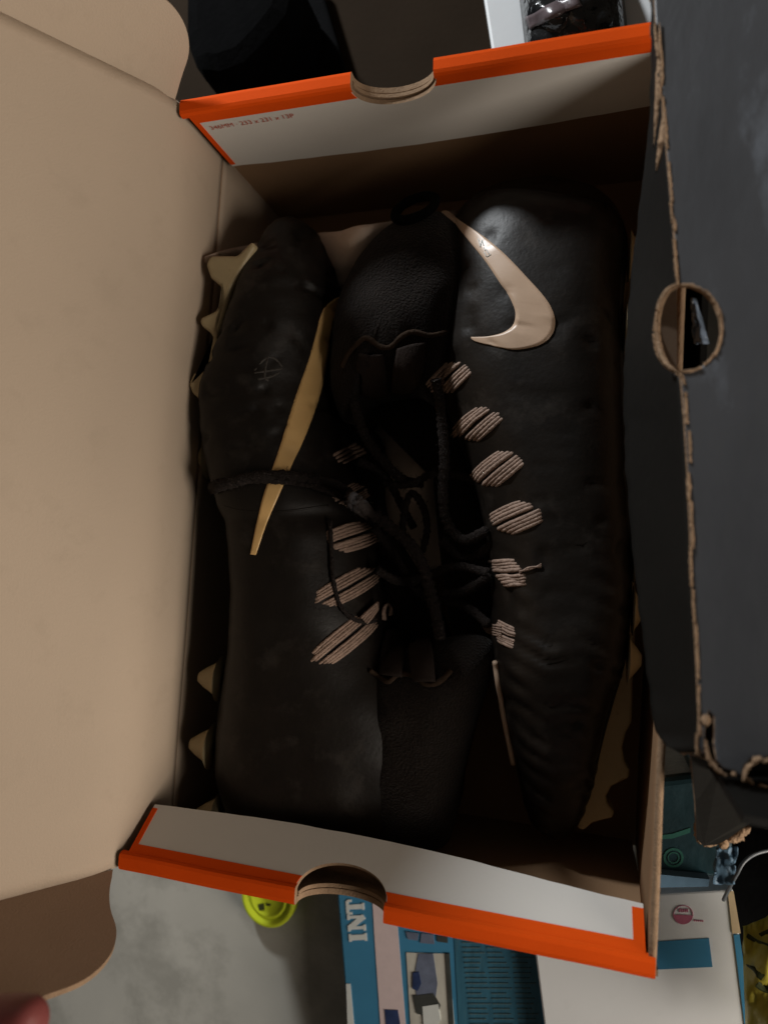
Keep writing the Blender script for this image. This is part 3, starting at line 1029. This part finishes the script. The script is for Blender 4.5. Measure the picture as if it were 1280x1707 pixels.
# ------------------------------------------------------------------ worn black box overlapping on the right
bb = thing('worn_box', 'battered black cardboard box with torn brown edges and thumb hole, over the right wall', 'cardboard box', (0.2, 0.0, 0.0))
FOLD = [(1086, -60), (1092, 40), (1100, 130), (1112, 270), (1124, 400), (1131, 476)]
FOLD2 = [(1133, 618), (1140, 700), (1146, 800), (1150, 900), (1154, 1000), (1160, 1100), (1164, 1200), (1166, 1258)]
ZT = 0.172
TILT = 0.20                            # tilt added so the unseen far side shades the left wall
def tp(x, y, dz=0):
    p0 = V((0.1195, 0, ZT))
    return on_plane(x, y, p0, V((-TILT, 0, 1)).normalized())
hole_r = [(1131, 476), (1150, 476), (1172, 486), (1190, 506), (1199, 530), (1201, 553), (1195, 580), (1182, 602), (1162, 614), (1145, 618), (1133, 618)]
torn = [(1172, 1262), (1176, 1200), (1181, 1186), (1190, 1196), (1189, 1240), (1193, 1268), (1205, 1282), (1226, 1288), (1236, 1296), (1241, 1278), (1252, 1266), (1268, 1268), (1290, 1258), (1340, 1262), (1420, 1250), (1560, 1240)]
top_out = FOLD + hole_r[1:-1] + FOLD2[:-1] + [(1162, 1245)] + torn
pts = [tp(x, y) for x, y in top_out] + [tp(1560, -60)]
v, f = prism_geo(pts, (0, 0, -0.0028))
topo = part('top_panel', v, f, [BOXBLACK, KRAFT_DARK, TORN], bb, False, [0, 1] + [2] * (len(f) - 2))
bevel(topo, 0.0006, 2)
# side flap: slopes down from the fold into the shoe box
FREE = [(1080, -60), (1085, 60), (1082, 200), (1068, 320), (1052, 450), (1041, 580), (1038, 680), (1042, 780), (1050, 880), (1060, 980), (1070, 1060), (1076, 1105), (1082, 1160), (1086, 1195), (1096, 1225), (1112, 1246), (1134, 1256), (1160, 1262)]
def zfree(y):
    return np.interp(y, [-60, 60, 200, 450, 700, 950, 1160, 1230, 1262], [.170, .166, .150, .128, .122, .130, .142, .150, .166])
def sp(x, y):
    """point on the side flap: depth falls from the fold to the free edge"""
    fx = np.interp(y, [p[1] for p in FOLD + FOLD2], [p[0] for p in FOLD + FOLD2])
    ex = np.interp(y, [p[1] for p in FREE], [p[0] for p in FREE])
    k = min(1, max(0, (fx - x) / max(fx - ex, 6)))
    z = ZT - 0.003 + (zfree(y) - ZT + 0.003) * (k ** 1.15)
    return at(x, y, z)
def hole_edge(y):
    # left half of the hole in the side flap
    return None
NYS, NXS = 110, 14
ys = np.linspace(-55, 1255, NYS)
g = []
for y in ys:
    fx = np.interp(y, [p[1] for p in FOLD + FOLD2], [p[0] for p in FOLD + FOLD2]) - 1.5
    ex = np.interp(y, [p[1] for p in FREE], [p[0] for p in FREE])
    ex += 3.0 * noise.noise(V((y * .03, 0, 0)))
    if 474 < y < 622:
        q = math.sqrt(max(0, 1 - ((y - 548) / 74.0) ** 2))
        fx -= 40 * q
    if y > 1165:
        pass
    g.append([sp(ex + (fx - ex) * k / NXS, y) for k in range(NXS + 1)])
n0 = (g[1][0] - g[0][0]).cross(g[0][1] - g[0][0])
if n0.z < 0:
    g = [r[::-1] for r in g]
v, f = sheet_geo(g, 0.0022)
nin = (NYS - 1) * NXS * 2
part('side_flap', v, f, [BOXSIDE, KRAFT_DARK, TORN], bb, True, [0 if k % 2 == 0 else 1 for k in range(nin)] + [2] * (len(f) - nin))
# worn fold: irregular strips of bared brown board
def worn(ptsw, wid, lift, zz=None, seed=0, thick=0.0006, cover=0.8):
    """ragged chips of bared board strung along an edge: tapering flakes of uneven length with gaps"""
    rnd = random.Random(seed * 17 + 3)
    L = sum(math.hypot(b[0] - a[0], b[1] - a[1]) for a, b in zip(ptsw, ptsw[1:]))
    n = max(40, int(L / 2.5))
    P = cr_spline(ptsw, n)
    mbw = MB()
    i = 0
    while i < n - 5:
        ln_ = rnd.randint(6, 30)
        j = min(n - 1, i + ln_)
        wv0 = wid * rnd.uniform(.35, 1.25)
        side = rnd.uniform(-.35, .35) * wid
        lf_ = lift + rnd.uniform(-.0002, .0004)
        g = []
        m = j - i
        for k in range(i, j + 1):
            a = P[min(k + 1, n - 1)] - P[max(k - 1, 0)]
            a = a / (np.linalg.norm(a) + 1e-9)
            nx, ny = -a[1], a[0]
            t = (k - i) / m
            e = (math.sin(math.pi * min(1, max(0.03, t))) ** .45)
            w0 = wv0 * e * (.75 + .5 * noise.noise(V((k * .45, seed, 1))))
            w1 = wv0 * e * (.75 + .5 * noise.noise(V((k * .45, seed, 8))))
            row = []
            for q in (-1, -.3, .4, 1):
                o_ = side + (q * .5 * (w1 if q > 0 else w0))
                hz = lf_ * (1 - .8 * q * q) + .0004 * noise.noise(V((k * .6, q * 2, seed)))
                sx, sy = P[k][0] + nx * o_, P[k][1] + ny * o_
                row.append(tp(sx, sy) + V((0, 0, hz)) if zz is None else at(sx, sy, zz + hz))
            g.append(row)
        n0 = (g[1][0] - g[0][0]).cross(g[0][1] - g[0][0])
        if n0.z < 0:
            g = [r[::-1] for r in g]
        mbw.add(*sheet_geo(g, thick))
        i = j - rnd.randint(0, 4) if rnd.random() < cover else j + rnd.randint(1, 7)
    return mbw.v, mbw.f
mb = MB()
mb.add(*worn(FOLD[1:], 8, .0006, seed=1, cover=.6))
mb.add(*worn([(1133, 618), (1142, 640), (1146, 700), (1148, 760), (1151, 880)], 8, .0006, seed=2, cover=.55))
mb.add(*worn([(1151, 880), (1154, 1000), (1158, 1060), (1161, 1140), (1165, 1258)], 12, .0006, seed=3, cover=.7))
mb.build('worn_edge', TORN, bb, True, kind='stuff')
mb = MB()
mb.add(*worn(hole_r, 6, .0006, seed=5, cover=.9))
mb.add(*worn([(1128, 476), (1112, 486), (1100, 506), (1093, 535), (1092, 562), (1097, 590), (1112, 610), (1133, 622)], 6, .0008, zz=.167, seed=6))
mb.build('hole_rim', TORN, bb, True)
mb = MB()
mb.add(*worn([(1176, 1190), (1180, 1230), (1186, 1262), (1205, 1284), (1226, 1290)], 19, .0010, seed=8))
mb.add(*worn([(1234, 1300), (1244, 1276), (1262, 1266), (1290, 1258)], 16, .0012, seed=9))
mb.add(*worn([(1240, 1290), (1262, 1310), (1290, 1330)], 14, .0002, zz=.168, seed=10))
mb.build('torn_rim', TORN, bb, True)
# side flap tear: brown streaks high up
mb = MB()
for q, wd in (([(1098, 40), (1098, 100), (1094, 170), (1088, 250)], 12), ([(1104, 190), (1100, 240), (1092, 290)], 12)):
    n = 24
    P = cr_spline(q, n)
    gg = []
    for i, (x, y) in enumerate(P):
        wv = wd * math.sin(math.pi * i / (n - 1)) * (.7 + .6 * abs(noise.noise(V((i * .4, wd, 2)))))
        a = sp(x - wv / 2, y) + V((0, 0, .0012)); b = sp(x + wv / 2, y) + V((0, 0, .0012))
        gg.append([b, a])
    n0 = (gg[n // 2 + 1][0] - gg[n // 2][0]).cross(gg[n // 2][1] - gg[n // 2][0])
    if n0.z < 0:
        gg = [r[::-1] for r in gg]
    mb.add(*sheet_geo(gg, 0.0006))
mb.build('surface_tear', TORN, bb, True)
# panel under the hole and the torn end flap below
v, f = prism_geo([at(1128, 478, .150)] + [at(1128 - 36 * math.sin(math.pi * k / 16), 548 - 71 * math.cos(math.pi * k / 16), .150) for k in range(17)] + [at(1128, 618, .150)], (0, 0, -0.002))
part('inner_panel', v, f, OUTER, bb)
EF = [(1150, 1258), (1200, 1275), (1300, 1262), (1420, 1262), (1420, 1330), (1285, 1362), (1262, 1366), (1238, 1380), (1214, 1398), (1196, 1408), (1172, 1410), (1160, 1398), (1158, 1340)]
zE = [.158 - max(0, (y - 1262)) / 150 * .055 for x, y in EF]
pts = [at(x, y, z) for (x, y), z in zip(EF, zE)]
v, f = prism_geo(pts, (0, 0, -0.002))
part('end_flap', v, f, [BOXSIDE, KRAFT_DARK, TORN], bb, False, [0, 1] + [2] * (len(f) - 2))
mb = MB()
mb.add(*worn([(1158, 1372), (1162, 1396), (1174, 1410), (1198, 1408)], 10, .0014, zz=.099, seed=12))
mb.add(*worn([(1198, 1408), (1220, 1396), (1246, 1378), (1290, 1360)], 24, .0018, zz=.103, seed=13))
mb.build('torn_rim', TORN, bb, True)
# body of the box below the top panel, resting on the floor
pb = [(0.132, 0.22), (0.134, -0.10), (0.36, -0.11), (0.36, 0.22)]
for a, b in zip(pb, pb[1:] + pb[:1]):
    d = (V((*b, 0)) - V((*a, 0))); nrm = V((d.y, -d.x, 0)).normalized() * 0.0025
    if a[0] < .14 and b[0] < .14:
        hh_ = 0.118       # the near wall is cut away by the thumb hole
    else:
        hh_ = 0.166 if max(a[0], b[0]) < .3 else 0.20
    v, f = prism_geo([V((*a, .0)), V((*b, .0)), V((*b, hh_)), V((*a, hh_))], nrm)
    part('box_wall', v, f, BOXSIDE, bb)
# shiny wrap seen through the thumb hole
g = []
for i in range(13):
    row = []
    for j in range(9):
        x = 1150 + (10 + 16 * i / 12) * j / 8 + 6 * i / 12; y = 497 + 76 * i / 12
        row.append(at(x, y, 0.145 + .004 * noise.noise(V((i * .4, j * .5, 0))) - .003 * abs(j - 4) / 4))
    g.append(row)
v, f = sheet_geo(g, .0004)
single('plastic_wrap', v, f, CLEAR, 'shiny pale plastic wrap inside the black box, seen through its thumb hole', 'plastic wrap', True)

# ------------------------------------------------------------------ things on the floor, bottom of the picture
def flat_patch(mb, poly, z, h=0.0003):
    v, f = prism_geo([at(x, y, z + h) for x, y in poly], (0, 0, -h * .9))
    mb.add(v, f)
# blue printed box
zb = 0.022
blue = thing('printed_box', 'blue printed box with white lettering, a pale pink band and a small picture', 'box', tuple(V((at(700, 1640, 0).x, at(700, 1640, 0).y, 0))))
outl = [(556, 1420), (584, 1760), (588, 1900), (930, 1900), (900, 1640), (885, 1420)]
pts = [at(x, y, zb) for x, y in outl]
v, f = prism_geo(pts, (0, 0, -zb))
bevel(part('carton', v, f, BLUE, blue), 0.0012)
mb = MB(); flat_patch(mb, [(616, 1420), (652, 1420), (664, 1560), (676, 1707), (690, 1900), (655, 1900), (634, 1707), (624, 1560)], zb)
mb.build('pink_band', PINK, blue)
mb = MB(); flat_patch(mb, [(750, 1440), (884, 1440), (902, 1700), (925, 1890), (790, 1890), (764, 1700)], zb)
mb.build('text_panel', BLUEDARK, blue)
mb = MB()
rr_ = random.Random(4)
for col_ in range(3):
    x = 768 + col_ * 40
    for r_ in range(34):
        y = 1545 + r_ * 8.5
        xx = x + (y - 1545) * .10
        while xx < x + (y - 1545) * .10 + rr_.uniform(22, 34):
            wl_ = rr_.uniform(2, 6)
            flat_patch(mb, [(xx, y), (xx + wl_, y), (xx + wl_ + .2, y + 2.2), (xx + .2, y + 2.2)], zb, .0007)
            xx += wl_ + 1.6
mb.build('fine_print', FINEPRINT, blue, kind='stuff')
def letter_strokes(mb, px0, py0, ux, uy, vx, vy, w, h, strokes, z):
    """strokes as (x0,y0,x1,y1,width) in a unit letter box; u along the writing, v up the letter"""
    for (x0, y0, x1, y1, t) in strokes:
        dx, dy = x1 - x0, y1 - y0
        L = math.hypot(dx * w, dy * h) or 1
        nx, ny = -dy * h / L * t / 2, dx * w / L * t / 2
        q = []
        for (a, b) in ((x0 * w + nx, y0 * h + ny), (x0 * w - nx, y0 * h - ny), (x1 * w - nx, y1 * h - ny), (x1 * w + nx, y1 * h + ny)):
            q.append((px0 + ux * a + vx * b, py0 + uy * a + vy * b))
        flat_patch(mb, q, z, 0.0004)
        z += 0.00002
mb = MB()
I_ = [(.5, 0, .5, 1, 9), (.1, .0, .9, .0, 4), (.1, 1, .9, 1, 4)]
N_ = [(.12, 0, .12, 1, 5), (.12, 1, .88, 0, 9), (.88, 0, .88, 1, 5), (-.1, 1, .25, 1, 4), (-.1, 0, .32, 0, 4), (.7, 1, 1.08, 1, 4)]
T_ = [(.5, 0, .5, 1, 8), (.02, 1, .98, 1, 5), (.02, 1, .02, .72, 4), (.98, 1, .98, .72, 4), (.25, 0, .75, 0, 4)]
letter_strokes(mb, 610, 1570, -.07, -1, -1, .06, 16, 26, I_, zb)
letter_strokes(mb, 608, 1549, -.07, -1, -1, .06, 24, 26, N_, zb)
letter_strokes(mb, 606, 1522, -.07, -1, -1, .06, 22, 26, T_, zb)
mb.build('white_letters', LETTER, blue)
mb = MB(); flat_patch(mb, [(577, 1640), (584, 1640), (590, 1707), (592, 1760), (581, 1760)], zb); mb.build('worn_corner', LETTER, blue)
pic = thing  # (kept simple: the picture is flat print, a set of inked patches)
mb = MB(); flat_patch(mb, [(677, 1588), (748, 1590), (757, 1707), (765, 1800), (690, 1800), (684, 1707)], zb, .0004); p1 = mb.build('printed_picture', PALE, blue)
mb = MB(); flat_patch(mb, [(697, 1590), (722, 1590), (729, 1640), (726, 1662), (694, 1660), (690, 1630)], zb, .0007); mb.build('picture_patch', STEEL, p1)
mb = MB(); flat_patch(mb, [(688, 1660), (722, 1656), (734, 1676), (728, 1696), (694, 1690)], zb, .0009); flat_patch(mb, [(742, 1590), (749, 1590), (756, 1707), (762, 1790), (754, 1790), (748, 1690)], zb, .0009); mb.build('picture_patch', SHADE, p1)
mb = MB(); flat_patch(mb, [(704, 1678), (730, 1674), (734, 1700), (728, 1712), (706, 1710)], zb, .0012); mb.build('picture_patch', LETTER, p1)
mb = MB(); flat_patch(mb, [(688, 1622), (698, 1620), (702, 1640), (696, 1652), (687, 1648)], zb, .0010); mb.build('picture_patch', NAVY, p1)
mb = MB(); flat_patch(mb, [(676, 1553), (698, 1556), (696, 1568), (680, 1566)], zb, .0006); flat_patch(mb, [(702, 1556), (722, 1558), (724, 1574), (700, 1572)], zb, .0006); mb.build('printed_icon', STEEL, blue)
mb = MB(); flat_patch(mb, [(728, 1560), (746, 1562), (746, 1572), (729, 1570)], zb, .0006); mb.build('printed_icon', SHADE, blue)
mb = MB(); flat_patch(mb, [(641, 1683), (663, 1684), (667, 1707), (668, 1730), (645, 1730)], zb, .0006); mb.build('printed_icon', NAVY, blue)

# white box with the blue bar
zw = 0.032
wb = thing('white_box', 'plain white box with a solid blue bar and a small round pink mark', 'box', (at(1050, 1620, 0).x, at(1050, 1620, 0).y, 0))
outl = [(878, 1500), (893, 1600), (908, 1720), (930, 1900), (1278, 1900), (1252, 1707), (1232, 1560), (1221, 1483), (1060, 1492)]
pts = [at(x, y, zw) for x, y in outl]
v, f = prism_geo(pts, (0, 0, -zw))
bevel(part('carton', v, f, WHITECARD, wb), 0.001)
mb = MB(); flat_patch(mb, [(1060, 1572), (1181, 1564), (1187, 1612), (1060, 1618)], zw); mb.build('blue_bar', BLUE, wb)
mb = MB(); flat_patch(mb, [(1212, 1486), (1222, 1486), (1234, 1556), (1220, 1556)], zw, .0005); mb.build('cream_tape', CREAMTAPE, wb)
mb = MB(); flat_patch(mb, [(1222, 1558), (1232, 1558), (1246, 1660), (1254, 1715), (1275, 1880), (1258, 1880), (1240, 1707)], zw, .0005); mb.build('blue_edge', BLUE, wb)
mb = MB()
def ring(cx, cy, r0, r1, z, a0=0, a1=2 * math.pi, n=26, sy=.96):
    for k in range(n):
        q0 = a0 + (a1 - a0) * k / n; q1 = a0 + (a1 - a0) * (k + 1) / n
        flat_patch(mb, [(cx + r0 * math.cos(q0), cy + r0 * sy * math.sin(q0)), (cx + r1 * math.cos(q0), cy + r1 * sy * math.sin(q0)), (cx + r1 * math.cos(q1), cy + r1 * sy * math.sin(q1)), (cx + r0 * math.cos(q1), cy + r0 * sy * math.sin(q1))], z)
ring(1138, 1525, 15.5, 16.6, zw)
ring(1138, 1525, 1, 15.2, zw, 0.10, math.pi - .02)
for k in range(5):
    flat_patch(mb, [(1131 + k * 3.2, 1516), (1133 + k * 3.2, 1515), (1133.4 + k * 3.2, 1520), (1131.4 + k * 3.2, 1521)], zw)
for k in range(5):
    flat_patch(mb, [(1156 + k * 3.4, 1533.5 + k * .2), (1158 + k * 3.4, 1533.5 + k * .2), (1158 + k * 3.4, 1536 + k * .2), (1156 + k * 3.4, 1536 + k * .2)], zw)
mb.build('pink_mark', MAGENTA, wb)

# lime cap on the floor
c = at(447, 1497, 0.004)
cap = thing('bottle_cap', 'lime yellow round plastic cap with a dark mark, lying on the concrete', 'cap', (c.x, c.y, -0.004))
def lathe(c, prof, seg=48):
    v = []; f = []
    for r, z in prof:
        for k in range(seg):
            q = 2 * math.pi * k / seg
            v.append(V((c.x + r * math.cos(q), c.y + r * math.sin(q), z)))
    for i in range(len(prof) - 1):
        for k in range(seg):
            k2 = (k + 1) % seg
            f.append((i * seg + k, i * seg + k2, (i + 1) * seg + k2, (i + 1) * seg + k))
    f.append(tuple(range(seg))); f.append(tuple(range((len(prof) - 1) * seg, len(prof) * seg)))
    return v, f
R0 = 0.0185
v, f = lathe(c, [(R0, -.0035), (R0, .004), (R0 - .0008, .0052), (R0 - .003, .0052), (R0 - .0042, .0034), (R0 * .70, .0034), (R0 * .66, .0044), (R0 * .60, .0044), (R0 * .56, .0036), (.002, .0036)])
part('cap_shell', v, f, LIME, cap, True)
mb = MB()
for q in ([(430, 1508), (440, 1506), (441, 1517), (432, 1518)], [(443, 1506), (452, 1507), (450, 1511), (444, 1510)]):
    flat_patch(mb, q, .0037)
mb.build('dark_mark', INK, cap)

# teal packet and dusty strips right of the shoe box
def sheet_px(outline, zs_, m, name, label, cat, rip=.002, th=.0012):
    pts = [at(x, y, z) for (x, y), z in zip(outline, zs_)]
    v, f = prism_geo(pts, (0, 0, -th))
    return single(name, v, f, m, label, cat)
tl = thing('teal_packet', 'dark teal packet with a faint round emblem and green edge, beside the white box', 'packet', (at(1150, 1420, 0).x, at(1150, 1420, 0).y, 0))
pts = [at(x, y, .06) for x, y in ((1081, 1300), (1160, 1290), (1215, 1330), (1225, 1440), (1200, 1466), (1081, 1462))]
v, f = prism_geo(pts, (0, 0, -.06))
bevel(part('pouch', v, f, TEAL, tl), .004, 3)
mb = MB(); flat_patch(mb, [(1086, 1394), (1120, 1390), (1150, 1380), (1150, 1388), (1120, 1398), (1086, 1400)], .06); mb.build('green_edge', GREENLINE, tl)
mb = MB(); ring(1122, 1430, 8, 10, .06); ring(1122, 1430, 13, 17, .06); mb.build('round_emblem', GREENLINE, tl)
pts = [at(x, y, .066) for x, y in ((1082, 1456), (1140, 1462), (1182, 1466), (1180, 1478), (1082, 1480))]
v, f = prism_geo(pts, (0, 0, -.066))
single('blue_card', v, f, BLUESTRIP, 'narrow dusty blue card edge between the teal packet and white box', 'card')
# twisted pale plastic and cable
P = cr_spline([tuple(at(x, y, z)) for x, y, z in ((1300, 1414, .075), (1262, 1422, .08), (1240, 1436, .085), (1228, 1456, .086), (1219, 1472, .082), (1205, 1500, .06))], 30)
v, f = tube_geo(P, .0008, 8, .08)
single('grey_cable', v, f, SILVER, 'thin grey cable bending down at the white box corner', 'cable', True)
g = []
for i in range(13):
    row = []
    for j in range(7):
        s, t = i / 12, j / 6
        x = 1192 + 36 * t - 4 * s; y = 1412 + 62 * s
        row.append(at(x + 5 * noise.noise(V((s * 3, t * 3, 0))), y, .084 + .006 * noise.noise(V((s * 4, t * 4, 3)))))
    g.append(row)
v, f = sheet_geo(g, .0004)
single('plastic_scrap', v, f, BLUESTRIP, 'crinkled scrap of bluish plastic above the white box corner', 'plastic scrap', True)
# black cloth behind, right side
g = []
for i in range(31):
    row = []
    for j in range(31):
        s, t = i / 30, j / 30
        row.append(V((0.165 + .32 * s, -0.36 + .26 * t,   .004 + .020 * max(0, .4 + noise.noise(V((s * 4, t * 4, 9)))))))
    g.append(row)
v, f = sheet_geo(g, .001)
single('black_cloth', v, f, DARKSTUFF, 'heap of black cloth to the right of the white box', 'cloth', True)
# yellow bag
g = []
for i in range(25):
    row = []
    for j in range(25):
        s, t = i / 24, j / 24
        x = 1238 + 130 * s + 8 * t; y = 1545 + 230 * t - 55 * s * (1 - t)
        bulge = math.sin(math.pi * min(1, s * 1.2 + .1)) * math.sin(math.pi * (t * .9 + .05))
        row.append(at(x, y, .055 + .018 * bulge + .008 * noise.noise(V((s * 5, t * 5, 1))) + .006 * abs(noise.noise(V((s * 9, t * 7, 4))))))
    g.append(row)
v, f = sheet_geo(g, .0006)
yb = single('yellow_bag', v, f, YELLOW, 'crumpled yellow plastic bag with black printing at the right edge', 'bag', True)
ytree = bvh((v, f))
mb = MB()
for q, wd in (([(1250, 1612), (1262, 1620), (1272, 1628)], .002), ([(1244, 1560), (1262, 1570), (1285, 1580)], .0012), ([(1262, 1640), (1272, 1648), (1284, 1650)], .0016), ([(1268, 1560), (1276, 1556), (1286, 1552)], .0012)):
    mb.add(*line_on(ytree, q, 10, wd, .0003, 6, 0, .3))
mb.build('black_print', INK, yb)

# ------------------------------------------------------------------ things beyond the far wall
def slab(name, poly, z, h, m, label, cat, bev=.0015):
    pts = [at(x, y, z) for x, y in poly]
    v, f = prism_geo(pts, (0, 0, -h))
    o = single(name, v, f, m, label, cat)
    bevel(o, bev)
    return o
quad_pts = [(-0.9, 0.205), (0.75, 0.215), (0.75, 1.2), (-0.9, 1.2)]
v, f = prism_geo([V((x, y, 0.0)) for x, y in quad_pts], (0, 0, -0.0035))  # sheet added to paint shade over the concrete
single('shade_sheet', v, f, FLOORSHADE, 'dark brown sheet standing in for shade on the floor behind the shoe box', 'shade sheet')
slab('fabric_bag', [(300, 60), (322, 118), (360, 122), (405, 105), (440, 70), (480, 20), (500, -60), (300, -80)], .06, .058, DARKSTUFF, 'black fabric bag lying behind the lid corner', 'bag', .012)
slab('black_strap', [(470, -40), (500, 130), (510, 190), (590, 190), (575, 110), (548, 20), (530, -40)], .012, .006, STRAP, 'wide black strap running away behind the far wall', 'strap', .002)
wbx = slab('white_carton', [(800, -40), (808, 10), (822, 100), (830, 190), (1180, 170), (1180, -60)], .055, .053, WHITECARD, 'white carton behind the far wall with a black packet on it', 'carton')
bp = thing('black_packet', 'glossy black plastic packet lying on the white carton', 'packet', (at(950, 20, .055).x, at(950, 20, .055).y, .055))
g = []
for i in range(29):
    row = []
    for j in range(25):
        s, t = i / 28, j / 24
        x = 866 + 160 * s + 16 * t; y = -50 + 140 * t - 14 * s
        e = (math.sin(math.pi * s) * math.sin(math.pi * t)) ** .5
        row.append(at(x, y, .058 + .020 * e + .006 * e * noise.noise(V((s * 5, t * 5, 3)))))
    g.append(row)
v, f = sheet_geo(g, .002)
part('pouch', v, f, GLOSSBAG, bp, True)
ptree = bvh((v, f))
v, f = ribbon_on(ptree, [(878, 28), (920, 8), (960, -6)], [(884, 50), (925, 28), (968, 10)], 16, 4, .0012, .001)
part('dull_band', v, f, MAUVE, bp, True)

# ------------------------------------------------------------------ the photographer's hand at the lower left
def hand():
    me = bpy.data.meshes.new('person')
    zf_ = 0.236
    tip = at(74, 1704, zf_)
    ax = (at(-60, 1722, zf_) - tip).normalized()
    side = V((ax.y, -ax.x, 0))
    if side.y > 0:
        side = -side
    vs = []; es = []; rs = []
    def addv(p, r):
        vs.append(p); rs.append(r); return len(vs) - 1
    palm0 = tip + ax * 0.095 + side * 0.020 + V((0, 0, 0.006))
    w0 = addv(palm0 + ax * 0.075 + side * 0.006, .024)
    w1 = addv(palm0 + ax * 0.13 + side * 0.012, .026)
    w2 = addv(palm0 + ax * 0.19 + side * 0.02, .030)
    es += [(w0, w1), (w1, w2)]
    pc = addv(palm0 + ax * 0.035, .022)
    es.append((w0, pc))
    lens = [(-0.001, [.0, .008, .024, .048, .085]), (.026, [.012, .014, .028, .05, .085]), (.045, [.018, .026, .036, .056, .088]), (.062, [.032, .038, .046, .062, .09])]
    for k, (so, L) in enumerate(lens):
        prev = None
        for i, a in enumerate(reversed(L)):
            curl = 0 if k == 0 else (-.004 * i * i * (.5 + .3 * k) * .6)
            p = tip + ax * a + side * so + V((0, 0, curl))
            r = [.0104, .0098, .0094, .0086, .0064][i] * (1 if k < 3 else .85)
            q = addv(p, r)
            es.append((pc if prev is None else prev, q))
            prev = q
    t0 = addv(palm0 + ax * .045 - side * .028 + V((0, 0, -.012)), .012)
    t1 = addv(palm0 + ax * .015 - side * .040 + V((0, 0, -.022)), .0105)
    t2 = addv(palm0 - ax * .008 - side * .042 + V((0, 0, -.030)), .0085)
    es += [(pc, t0), (t0, t1), (t1, t2)]
    c = vs[w2].copy()
    me.from_pydata([tuple(p - c) for p in vs], es, [])
    o = bpy.data.objects.new('person', me)
    COL.objects.link(o)
    o.location = c
    me.materials.append(SKIN)
    sk = o.modifiers.new('skin', 'SKIN')
    sk.use_smooth_shade = True
    for i, d in enumerate(me.skin_vertices[0].data):
        d.radius = (rs[i], rs[i])
        d.use_root = (i == w2)
    ss = o.modifiers.new('sub', 'SUBSURF')
    ss.levels = 2; ss.render_levels = 2
    o['label'] = 'blurred reddish fingertip of a hand at the lower left corner, near the lid'
    o['category'] = 'person'
    return o
hand()
